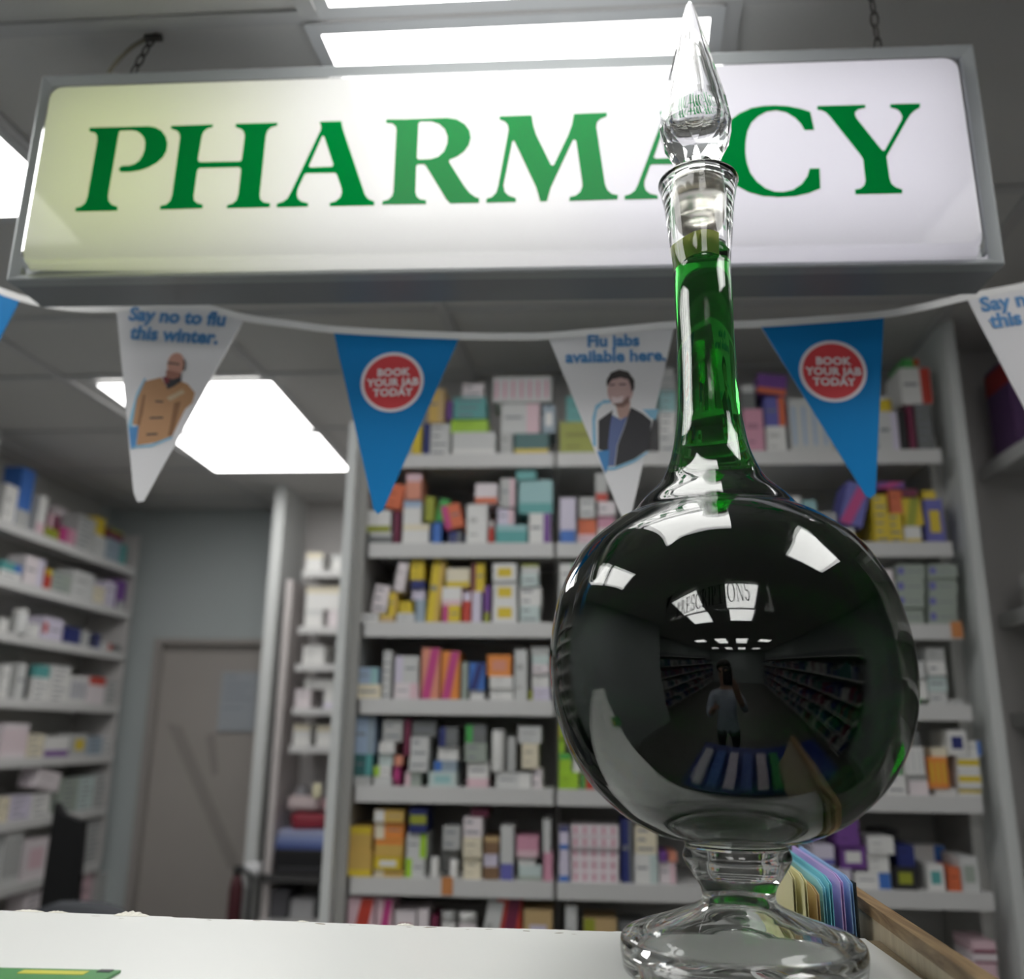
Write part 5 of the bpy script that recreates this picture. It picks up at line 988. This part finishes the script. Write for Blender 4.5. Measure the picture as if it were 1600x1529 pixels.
# price tags clipped to shelf lips
def tagclip(x, z, col, label):
    o = box('shelf_tag', x-.012, x+.012, SHF-.0045, SHF-.0022, z-.030, z+.006, mat('tag_orange', col, 0.5)); tag(o, label, 'tag')
tagclip(-.288, SHELF_MAIN[5], (0.55, 0.22, 0.07), 'orange tag clipped to the sixth shelf edge, left bay')
tagclip(.846, SHELF_MAIN[2], (0.50, 0.20, 0.02), 'orange tag clipped to the right end of the third shelf edge')
# side unit along the left wall
su = unit('shelving_unit', 'grey shelving along the left wall, seen at an angle beside the door', loc=(-2.08, 3.2, 0))
for z in SHELF_SIDE:
    bm = bmesh.new(); add_box(bm, -2.175, -1.98, 2.2, 3.86, z-.012, z); add_box(bm, -1.988, -1.978, 2.2, 3.86, z-.032, z+.001)
    pr(link('shelf', bm, M_shelf, su), su)
pr(box('upright', -2.175, -1.99, 2.80, 2.825, 0, 2.698, M_post, su), su)
pr(box('end_panel', -2.175, -1.985, 3.861, 3.88, 0, 2.55, M_wall2, su), su)
pr(box('back_panel', -2.179, -2.1755, 2.2, 3.86, 0, 2.698, M_back, su), su)
# narrow alcove unit by the door
au = unit('shelving_unit', 'narrow white shelves in the alcove between door and back unit', loc=(-.9, 3.7, 0))
for k, z in enumerate(SHELF_ALCOVE[:5]+SHELF_ALCOVE[5:6]):
    bm = bmesh.new(); add_box(bm, -1.12 if k < 5 else -1.195, -.57, 3.56, 3.86, z-.014, z); add_box(bm, -1.12 if k < 5 else -1.195, -.57, 3.556, 3.566, z-.026, z+.001)
    pr(link('shelf', bm, M_shelf if k < 5 else mat('dark_shelf', (0.06, 0.06, 0.06), 0.5, noise=0.05), au), au)
pr(box('upright', -1.19, -1.165, 3.58, 3.855, 0, 2.30, mat('alcove_post', (0.58, 0.54, 0.53), 0.5, noise=0.03), au), au)
# unit on the right-hand partition, its shelves running towards the camera
ru = unit('shelving_unit', 'grey shelves running towards us at the right picture edge', loc=(1.2, 1.7, 0))
for z in (2.372, 2.0, 1.765, 1.50, 1.25):
    bm = bmesh.new(); add_box(bm, 1.03, 1.40, 1.2, 2.29, z-.012, z); add_box(bm, 1.026, 1.036, 1.2, 2.29, z-.034, z+.001)
    pr(link('shelf', bm, M_shelf, ru), ru)
pr(box('back_panel', 1.402, 1.42, 1.2, 2.295, 0, 2.69, M_back, ru), ru)
# ------------------------------------------------------------------ shelf stock
def cmat(c): return mat('card_'+c, COL[c], 0.45)
def carton(nm, x, y, z, w, d, h, rot, tilt, c1, st, c2, kind, label, group):
    bm = bmesh.new(); mats = [cmat(c1), cmat(c2), mat('print_line', (0.20, 0.21, 0.24), 0.6), mat('card_tone_'+c1, tuple(.62*q for q in COL[c1]), 0.5)]
    if kind != 'box':
        r = w/2; hh = h*(.8 if kind == 'tub' else .93)
        t = thing('medicine_tub' if kind == 'tub' else 'medicine_tube', label, 'tub' if kind == 'tub' else 'tube', group, (x, y+r, z))
        add_lathe(bm, [(0, 0), (r*.96, 0), (r, .003), (r, hh*.97), (r*.94, hh), (0, hh)], 20, mi=0); link('body', bm, mats[:1], t)
        bm = bmesh.new(); add_lathe(bm, [(0, hh), (r*.98, hh+.0003), (r*.98, h-.002), (r*.9, h), (0, h)], 20); link('cap', bm, [cmat('w' if c1 != 'w' else 'lg')], t)
        return t
    add_box(bm, -w/2, w/2, 0.0, d, 0, h, 0)
    def patch(x0, x1, z0, z1, mi, y=-.0003):
        v = [bm.verts.new(p) for p in ((x0, y, z0), (x1, y, z0), (x1, y, z1), (x0, y, z1))]; bm.faces.new(v).material_index = mi
    a, b, e = -w/2, w/2, .0006
    hs = (int(abs(x)*1000)*7+int(z*1000)*13) % 5
    if st == 't':
        nl = max(1, int(h/.018))
        for k in range(nl):
            zc = h*(k+.5)/nl; hh = min(.005, h*.16); patch(a+w*.12, b-w*(.15+.12*((k*7+hs) % 4)), zc-hh/2, zc+hh/2, 2)
    elif st == 'p':
        if min(w, h) > .022: patch(a+w*.15, b-w*(.25+.08*hs), h*(.55+.05*(hs % 3)), h*(.66+.05*(hs % 3)), 3); patch(a+w*.15, b-w*.45, h*.22, h*.28, 3)
    elif st == 'B': patch(a+e, b-e, e, h*.3, 1)
    elif st == 'T': patch(a+e, b-e, h*.7, h-e, 1)
    elif st == 'M': patch(a+e, b-e, h*.36, h*.74, 1)
    elif st == 'R': patch(b-w*.34, b-e, e, h-e, 1); patch(a+w*.1, b-w*.45, h*.5, h*.58, 2)
    elif st == 'L': patch(a+e, a+w*.34, e, h-e, 1); patch(a+w*.45, b-w*.1, h*.5, h*.58, 2)
    elif st == 'S': patch(a+w*.2, b-w*.2, h*.25, h*.75, 1)
    elif st == 'Q': patch(a+w*.04, a+w*.26, h*.3, h*.75, 1); patch(a+w*.35, b-w*.1, h*.45, h*.53, 2)
    elif st == 'X':
        nl = max(3, int(w/.02))
        for k in range(nl): patch(a+w*(k+.25)/nl, a+w*(k+.6)/nl, h*.15, h*.85, 1)
    elif st == 'D':
        v = [bm.verts.new(p) for p in ((a+e, -.0003, e), (a+w*.5, -.0003, e), (b-e, -.0003, h-e), (a+w*.5, -.0003, h-e))]; bm.faces.new(v).material_index = 1
    o = link(nm, bm, mats, None); me = o.data
    if abs(tilt) > 3:
        # leaning carton, still resting on its lower corner
        q = math.radians(tilt); me.transform(Matrix.Rotation(q, 4, 'Y'))
        lo = min(v.co.z for v in me.vertices); me.transform(Matrix.Translation((0, 0, -lo)))
    o.location = (x, y, z); o.rotation_euler = (0, 0, math.radians(rot)); 
    return tag(o, label, 'box', group)
for (x, y, z, w, d, h, rot, tilt, c1, st, c2, kind, label, group) in STOCK:
    carton('medicine_carton', x/1e3, y/1e3, z/1e3, w/1e3, d/1e3, h/1e3, rot, tilt, c1, st, c2, kind, label, group+' stock')
# ------------------------------------------------------------------ alcove odds and ends
M_black = mat('black_plastic', (0.012, 0.012, 0.014), 0.4, noise=0.05)
t = thing('printer', 'low black printer on the dark alcove shelf below the blue folders', 'printer', None, (-1.05, 3.60, SHELF_ALCOVE[5]))
box('body', -.11, .12, 0, .24, 0, .085, M_black, t, .006)
box('paper_tray', -.09, .10, -.02, .02, .01, .022, mat('tray_grey', (0.05, 0.05, 0.055), 0.4), t)
def soft_pack(nm, label, cat, c, sx, sy, sz, m, seed, z0=0.0):
    bm = bmesh.new(); r = random.Random(seed)
    bmesh.ops.create_icosphere(bm, subdivisions=3, radius=1.0)
    for v in bm.verts:
        n = .12*math.sin(5*v.co.x+seed)+.10*math.sin(7*v.co.z+2*seed)+.03*r.random()
        p = v.co*(1+n); s = lambda q: math.copysign(abs(q)**.6, q)
        v.co = (s(p.x)*sx, s(p.y)*sy, max(-1, s(p.z))*sz)
    lo = min(v.co.z for v in bm.verts)
    for v in bm.verts: v.co.z -= lo
    for f in bm.faces: f.smooth = True
    o = link(nm, bm, m); o.location = c
    return tag(o, label, cat)
zz = SHELF_ALCOVE[5]+.0852
for k, (c, nm) in enumerate((((0.10, 0.14, 0.36), 'dark blue'), ((0.26, 0.33, 0.60), 'mid blue'), ((0.38, 0.42, 0.62), 'pale blue'))):
    o = box('plastic_folder', -.115, .105, 0, .22, 0, .022, mat('folder_'+nm, c, 0.4, noise=0.04), None, .004)
    o.location = (-1.05+.006*k, 3.605, zz+.0225*k); o.rotation_euler = (0, 0, .04*(k-1)); tag(o, ['lowest dark blue', 'middle blue', 'topmost pale blue'][k]+' plastic folder stacked on the alcove printer', 'folder', 'folders on the printer')
bm_m = mat('bag_red_white', (0.60, 0.50, 0.50), 0.6, noise=0.15, nscale=9)
soft_pack('plastic_bag', 'crumpled dark red plastic bag on the blue folders in the alcove', 'bag', (-1.055, 3.68, zz+.069), .075, .06, .032, mat('bag_red', (0.30, 0.03, 0.05), 0.5, noise=0.3, nscale=12), 3)
soft_pack('plastic_bag', 'crumpled white plastic bag on top of the red bag in the alcove', 'bag', (-1.075, 3.67, zz+.134), .062, .05, .030, bm_m, 5)
soft_pack('plastic_bag', 'pinkish white crumpled bag right of the white one in the alcove', 'bag', (-.985, 3.70, zz+.1335), .034, .05, .026, mat('bag_pink', (0.56, 0.38, 0.40), 0.6, noise=0.2, nscale=12), 8)
soft_pack('roll_pouch', 'round white pouch hanging on the alcove front post', 'pouch', (-1.212, 3.525, 1.186), .030, .02, .022, M_paper, 11)
soft_pack('plastic_bag', 'grey limp bag standing in the empty alcove shelf space', 'bag', (-1.105, 3.72, zz+.072), .030, .03, .075, mat('bag_grey', (0.36, 0.36, 0.38), 0.6, noise=0.1, nscale=12), 14)
for k, (x, w, h, c) in enumerate(((-1.13, .07, .10, (0.10, 0.10, 0.11)), (-1.04, .09, .07, (0.45, 0.45, 0.46)), (-.95, .06, .11, (0.07, 0.09, 0.09)))):
    o = box('storage_box', x-w/2, x+w/2, 3.6, 3.78, 0, 0, M_black) if False else box('storage_box', -w/2, w/2, 0, .18, 0, h, mat('lowbox%d' % k, c, 0.6, noise=0.1), None, .004)
    o.location = (x, 3.60, SHELF_ALCOVE[6]); tag(o, ['dark grey box below the alcove printer, leftmost', 'pale grey box below the alcove printer, middle', 'black green box below the alcove printer, rightmost'][k], 'box', 'boxes below the printer')
pr(box('shelf', -1.195, -.57, 3.56, 3.86, SHELF_ALCOVE[6]-.014, SHELF_ALCOVE[6]-.0005, M_shelf, au), au)
soft_pack('hanging_label', 'small cream paper label on the edge of the tall back unit upright', 'label', (-.575, 2.045, 1.560), .010, .004, .016, mat('label_cream', (0.62, 0.58, 0.40), 0.7, noise=0.05), 17)
# dark red fire extinguisher in front of the alcove post
t = thing('fire_extinguisher', 'dark red and black extinguisher standing against the alcove post by the door', 'fire extinguisher', None, (-1.262, 3.50, .72))
bm = bmesh.new(); add_lathe(bm, [(0, 0), (.023, 0), (.025, .006), (.025, .42), (.018, .455), (.010, .47), (0, .47)], 20); link('cylinder', bm, mat('extinguisher_red', (0.07, 0.012, 0.018), 0.5, noise=0.05), t)
bm = bmesh.new(); add_lathe(bm, [(0, .4702), (.014, .4703), (.014, .50), (0, .50)], 12); add_tube(bm, spline([(.012, 0, .49), (.045, 0, .47), (.052, 0, .40), (.050, 0, .18)], 5), .008, 8); link('valve_hose', bm, M_black, t)
box('bracket_shelf', -.05, .05, -.05, .05, -.72, -.0005, M_post, t)
# black monitor and the chairs behind the counter on the left
t = thing('computer_monitor', 'black upright computer monitor seen edge-on before the left shelving', 'monitor', None, (-1.60, 2.9, 1.0), 0)
bm = bmesh.new(); v = [bm.verts.new(p) for p in [(x, y, z) for y in (0, .035) for x, z in ((-.062, .02), (.058, .02), (.040, .418), (-.030, .440), (-.058, .475))]]
bm.faces.new(v[:5]); bm.faces.new(v[5:][::-1])
for i in range(5): bm.faces.new((v[i], v[(i+1) % 5], v[5+(i+1) % 5], v[5+i]))
link('screen_casing', bm, mat('monitor_black', (0.004, 0.004, 0.005), 0.5), t)
bm = bmesh.new(); add_tube(bm, [(0, .05, -.05), (0, .05, .22)], .02, 10); add_box(bm, -.09, .09, -.03, .13, -.062, -.05); link('stand', bm, M_black, t)
o = box('desk', -1.95, -1.15, 2.75, 3.05, .905, .9375, M_wall2) ; tag(o, 'grey desk behind the counter carrying the black monitor', 'desk')
box('desk_panel', -1.94, -1.16, 2.78, 2.80, 0, .9045, M_wall2, o)
def office_chair(x, y, top, label, w, m):
    t = thing('office_chair', label, 'chair', 'office chairs behind the counter', (x, y, 0))
    bm = bmesh.new(); bmesh.ops.create_cube(bm, size=1.0)
    bmesh.ops.subdivide_edges(bm, edges=bm.edges[:], cuts=6, use_grid_fill=True)
    for v in bm.verts:
        a = v.co.x*2; c = v.co.z*2; k = (1-.22*abs(c)**3); zz_ = c*(1-.18*abs(a)**3)
        v.co = (a*k*w/2, v.co.y*.07+.05*a*a, top-.26+zz_*.26)
    for f in bm.faces: f.smooth = True
    link('backrest', bm, m, t)
    bm = bmesh.new(); add_lathe(bm, [(0, .78), (.20, .78), (.23, .80), (.23, .83), (.20, .85), (0, .855)], 24, 0, -.22); link('seat', bm, m, t)
    bm = bmesh.new(); add_tube(bm, [(0, -.22, .12), (0, -.22, .779)], .03, 10); add_tube(bm, spline([(0, -.1, .775), (0, .06, .80), (0, .075, .95), (0, .06, 1.02)], 4), .018, 8); link('column', bm, M_black, t)
    for k in range(5):
        a = 2*math.pi*k/5; bm = bmesh.new(); add_tube(bm, [(0, -.22, .12), (.26*math.cos(a), -.22+.26*math.sin(a), .07), (.28*math.cos(a), -.22+.28*math.sin(a), .0)], [.022, .018, .02], 8); link('leg', bm, M_black, t)
M_fab = mat('chair_fabric_grey', (0.07, 0.075, 0.085), 0.8, noise=0.1, nscale=80)
office_chair(-1.365, 2.55, 1.247, 'grey office chair with rounded back above the counter edge, beneath the monitor', .36, M_fab)
office_chair(-1.60, 1.95, 1.245, 'black office chair back at the far left of the counter edge', .36, mat('chair_fabric_black', (0.008, 0.009, 0.012), 0.8, noise=0.1, nscale=80))
# ------------------------------------------------------------------ right-hand unit stock
t = thing('picture_box', 'large purple box with red band and orange picture, upper right edge', 'box', 'right-hand unit stock', (1.045, 2.12, 2.3725))
box('carton', 0, .22, 0, .12, 0, .235, mat('card_deep_purple', (0.10, 0.045, 0.14), 0.5, noise=0.05), t)
bm = bmesh.new(); add_box(bm, 0, .2205, -.0012, -.0003, .17, .225); add_box(bm, -.0012, -.0003, 0, .1205, .17, .225); link('red_band', bm, mat('card_red_band', (0.30, 0.02, 0.02), 0.5), t)
box('picture', .03, .2, -.0012, -.0003, .05, .165, mat('print_orange_brown', (0.38, 0.16, 0.08), 0.5, noise=0.3, nscale=14), t)
box('blue_band', .06, .2, -.0015, -.0013, .025, .055, mat('print_deep_blue', (0.02, 0.08, 0.16), 0.5), t)
for k, (y, z, c) in enumerate(((2.16, 2.0005, (0.50, 0.48, 0.47)), (2.07, 2.0005, (0.58, 0.58, 0.57)), (2.16, 2.0415, (0.52, 0.50, 0.50)), (2.08, 2.0420, (0.60, 0.60, 0.60)))):
    o = box('dressing_pack', -.0, .10, -.036, .036, 0, .040, mat('pack%d' % k, c, 0.6, noise=0.2, nscale=25), None, .008)
    o.location = (1.040, y, z); tag(o, ['lower grey-pink', 'lower pale grey', 'upper pinkish grey', 'upper whitish'][k]+' dressing pack, middle shelf at right picture edge', 'pack', 'packs at the right picture edge')
t = thing('medicine_carton', 'white and green carton on the lower shelf at the right picture edge', 'box', 'right-hand unit stock', (1.045, 2.10, 1.7655))
box('carton', 0, .12, -.045, .06, 0, .060, mat('card_w2', (0.68, 0.70, 0.62), 0.5, noise=0.03), t)
box('green_stripe', -.0006, .121, -.0, .028, .0004, .0604, mat('card_green2', (0.28, 0.42, 0.10), 0.5), t)
# ------------------------------------------------------------------ the shop behind the camera (mirrored in the bottle)
M_gond = mat('gondola_grey', (0.25, 0.26, 0.28), 0.5, noise=0.05)
def gondola(x0, x1, y0, y1, label):
    t = thing('display_shelving', label, 'shelving unit', 'shop shelving mirrored in the bottle', ((x0+x1)/2, (y0+y1)/2, 0))
    hx, hy = (x1-x0)/2, (y1-y0)/2
    box('back_panel', hx-.02 if x0 > 0 else -hx, hx if x0 > 0 else -hx+.02, -hy, hy, 0, 2.1, M_gond, t)
    for z in (.2, .55, .9, 1.25, 1.6, 1.95): box('shelf', -hx+.021, hx-.021, -hy, hy, z-.02, z, M_shelf, t)
    bm = bmesh.new(); r = random.Random(int(x0*10)+3)
    for z in (.2, .55, .9, 1.25, 1.6):
        y = -hy
        while y < hy-.1:
            w = r.uniform(.05, .12); h = r.uniform(.1, .26); add_box(bm, -hx+.06, hx-.06, y, y+w-.006, z+.0005, z+h, r.randrange(5)); y += w+r.choice((0, 0, .02))
    o = link('packets', bm, [cmat(c) for c in ('g', 'nb', 'dg', 'mr', 'dt')], t); o['kind'] = 'stuff'
gondola(-3.05, -2.65, -8.6, -1.6, 'long run of shop shelving mirrored as dark lines in the bottle')
gondola(2.05, 2.45, -8.6, 0.2, 'long run of shop shelving mirrored as dark lines in the bottle')
# clear hanging sign, read through its back in the bottle's reflection
def glyph(ch):
    """serif capitals as (x, z) outlines in a unit-high box; returns polygons and advance"""
    B = lambda x0, x1, z0, z1: [(x0, z0), (x1, z0), (x1, z1), (x0, z1)]
    def arc(cx, cz, rx, rz, tx, tz, a0, a1, n=14):
        A = [math.radians(a0+(a1-a0)*i/n) for i in range(n+1)]
        return [(cx+rx*math.cos(a), cz+rz*math.sin(a)) for a in A]+[(cx+(rx-tx)*math.cos(a), cz+(rz-tz)*math.sin(a)) for a in A[::-1]]
    stem = [B(.08, .22, 0, 1), B(.02, .28, 0, .045), B(.02, .28, .955, 1)]
    if ch == 'I': return stem, .30
    if ch == 'P': return stem+[arc(.22, .74, .30, .26, .10, .05, -90, 90)], .58
    if ch == 'R': return stem+[arc(.22, .74, .28, .26, .10, .05, -90, 90), [(.24, .5), (.34, .5), (.66, 0), (.52, 0)]], .66
    if ch == 'E': return stem+[B(.2, .52, 0, .05), B(.2, .50, .95, 1), B(.2, .42, .49, .54), B(.48, .52, 0, .22), B(.46, .50, .80, 1), B(.39, .42, .42, .62)], .58
    if ch == 'S': return [arc(.27, .73, .22, .27, .09, .05, 20, 270), arc(.27, .27, .24, .27, .10, .05, -160, 90), B(.44, .48, .72, .98), B(.03, .07, .02, .30)], .54
    if ch == 'C': return [arc(.40, .5, .38, .51, .12, .05, 45, 315), B(.62, .66, .70, .98)], .72
    if ch == 'O': return [arc(.42, .5, .40, .51, .12, .05, 0, 180), arc(.42, .5, .40, .51, .12, .05, 180, 360)], .86
    if ch == 'T': return [B(.27, .37, 0, 1), B(.19, .45, 0, .045), B(.02, .62, .95, 1), B(.02, .05, .78, 1), B(.59, .62, .78, 1)], .64
    if ch == 'N': return [B(.10, .15, 0, 1), B(.02, .24, 0, .045), B(.02, .18, .955, 1), [(.10, 1), (.22, 1), (.68, 0), (.58, 0)], B(.63, .68, 0, 1), B(.54, .76, .955, 1)], .80
ps = thing('hanging_sign', 'clear hanging panel lettered PRESCRIPTIONS, legible only mirrored in the bottle', 'sign', None, (-.21, -.35, 2.2))
box('panel', -.76, .76, -.003, .003, .06, .38, clear_sheet('clear_acrylic'), ps)
word = 'PRESCRIPTIONS'; hgt = .165; adv = [glyph(c)[1]+.05 for c in word]; tot = sum(adv); sc_x = 1.02/(tot)
xx = 0.0
for c, a in zip(word, adv):
    bm = bmesh.new()
    for p in glyph(c)[0]:
        q = [(.51-(xx+u)*sc_x, z*hgt+.118-.06*(.51-(xx+u)*sc_x)) for u, z in p]
        q = [( -k[0], k[1]) for k in q]
        f0 = [bm.verts.new((u, .0036, z)) for u, z in q]; f1 = [bm.verts.new((u, .0048, z)) for u, z in q]
        bm.faces.new(f0); bm.faces.new(f1[::-1])
        for i in range(len(q)): bm.faces.new((f0[i], f0[(i+1) % len(q)], f1[(i+1) % len(q)], f1[i]))
    link('letter', bm, mat('sign_black', (0.01, 0.012, 0.012), 0.6), ps); xx += a
for x in (-.7, .7):
    bm = bmesh.new(); add_tube(bm, [(x, 0, .38), (x, 0, .5)], .002, 6); link('hanger', bm, M_chain, ps)
# ------------------------------------------------------------------ the photographer (mirrored dimly in the bottle)
def photographer():
    t = thing('person', 'person in pale blue shirt raising a phone, mirrored dimly in the bottle', 'person', None, (-.10, -.46, 0))
    J = [((0, 0, .93), .135, .105), ((0, .0, 1.10), .125, .095), ((0, .0, 1.28), .15, .10), ((0, -.01, 1.41), .13, .08), ((0, .0, 1.49), .055, .055), ((0, .02, 1.56), .06, .068), ((0, .03, 1.64), .076, .092), ((0, .02, 1.72), .06, .075)]
    E = [(i, i+1) for i in range(7)]
    def chain(root, pts):
        k = root
        for p in pts: J.append(p); E.append((k, len(J)-1)); k = len(J)-1
        return k
    chain(3, [((-.17, -.01, 1.39), .055, .055), ((-.23, .05, 1.17), .042, .042), ((-.16, .22, 1.20), .034, .034), ((-.08, .30, 1.32), .026, .03), ((-.05, .33, 1.36), .03, .015)])
    hr = chain(3, [((.17, -.01, 1.39), .055, .055), ((.24, .08, 1.22), .042, .042), ((.19, .26, 1.40), .034, .034), ((.145, .355, 1.58), .026, .03), ((.13, .375, 1.63), .032, .016)])
    for s in (-1, 1):
        chain(0, [((s*.10, 0, .86), .085, .085), ((s*.11, .01, .50), .058, .058), ((s*.115, -.02, .10), .038, .042), ((s*.12, .09, .035), .035, .03), ((s*.12, .15, .028), .03, .022)])
    me = bpy.data.meshes.new('body'); me.from_pydata([j[0] for j in J], E, [])
    o = bpy.data.objects.new('tmp', me); COLL.objects.link(o)
    o.modifiers.new('skin', 'SKIN'); o.modifiers.new('sub', 'SUBSURF').levels = 2
    for v, j in zip(me.skin_vertices[0].data, J): v.radius = (j[1], j[2])
    me.skin_vertices[0].data[0].use_root = True
    dg = bpy.context.evaluated_depsgraph_get(); dg.update()
    m2 = bpy.data.meshes.new_from_object(o.evaluated_get(dg)); bpy.data.objects.remove(o)
    for c in (mat('skin_tone', (0.45, 0.28, 0.21), 0.5, noise=0.03), mat('shirt_pale_blue', (0.50, 0.56, 0.66), 0.8, noise=0.05), mat('trousers_dark', (0.03, 0.03, 0.04), 0.8, noise=0.05)): m2.materials.append(c)
    for p in m2.polygons:
        c = p.center; p.use_smooth = True
        p.material_index = 2 if c.z < .88 else 1 if (c.z < 1.47 and not (c.y > .27)) and not (c.y > .25 and c.z > 1.3) else 0
    b = bpy.data.objects.new('body', m2); COLL.objects.link(b); b.parent = t
    def fingers(c, d, side):
        for k in range(5):
            bm = bmesh.new(); off = Vector((side*.0, 0, 0))
            L = (.055, .075, .082, .076, .060)[k]
            base = Vector(c)+Vector((side*(.0), 0, 0))+Vector(d)*.02+Vector((0, .004*k, -.018+.013*k if k else -.02))
            if k == 0: tip = [base, base+Vector((-side*.02, .01, .03)), base+Vector((-side*.035, .012, .05))]
            else: tip = [base, base+Vector((-side*.012, .02, .010)), base+Vector((-side*.035, .032, .012)), base+Vector((-side*.055, .030, .008))]
            add_tube(bm, tip, [.009, .0085, .008, .006][:len(tip)], 8)
            f = link('finger' if k else 'thumb', bm, MATS['skin_tone'], b)
    fingers((.13, .378, 1.63), (0, 0, 1), 1); fingers((-.05, .335, 1.36), (0, 0, 0), -1)
    bm = bmesh.new(); bmesh.ops.create_icosphere(bm, subdivisions=3, radius=1.0)
    for v in bm.verts: v.co = (v.co.x*.088, v.co.y*.105+.005, v.co.z*.095+1.69)
    bmesh.ops.delete(bm, geom=[v for v in bm.verts if v.co.z < 1.66 + (.04 if v.co.y > .04 else -.03)], context='VERTS')
    for f in bm.faces: f.smooth = True
    link('hair', bm, mat('hair_dark', (0.015, 0.012, 0.01), 0.6), t)
    for s in (-1, 1):
        bm = bmesh.new(); bmesh.ops.create_icosphere(bm, subdivisions=2, radius=.011); e = link('eye', bm, mat('eye_dark', (0.05, 0.04, 0.04), 0.2), t); e.location = (s*.03, .112, 1.655)
    bm = bmesh.new(); add_tube(bm, [(0, .118, 1.655), (0, .138, 1.625), (0, .122, 1.615)], [.006, .012, .008], 8); link('nose', bm, MATS['skin_tone'], t)
    bm = bmesh.new(); add_tube(bm, [(-.022, .106, 1.588), (0, .114, 1.585), (.022, .106, 1.588)], .005, 6); link('mouth', bm, mat('lips', (0.35, 0.13, 0.12), 0.5), t)
    p = thing('mobile_phone', 'black phone held up by the mirrored photographer', 'phone', None, (0.0, -.030, 1.70))
    box('phone_body', -.036, .036, -.008, 0, -.105, .015, M_black, p, .003)
photographer()
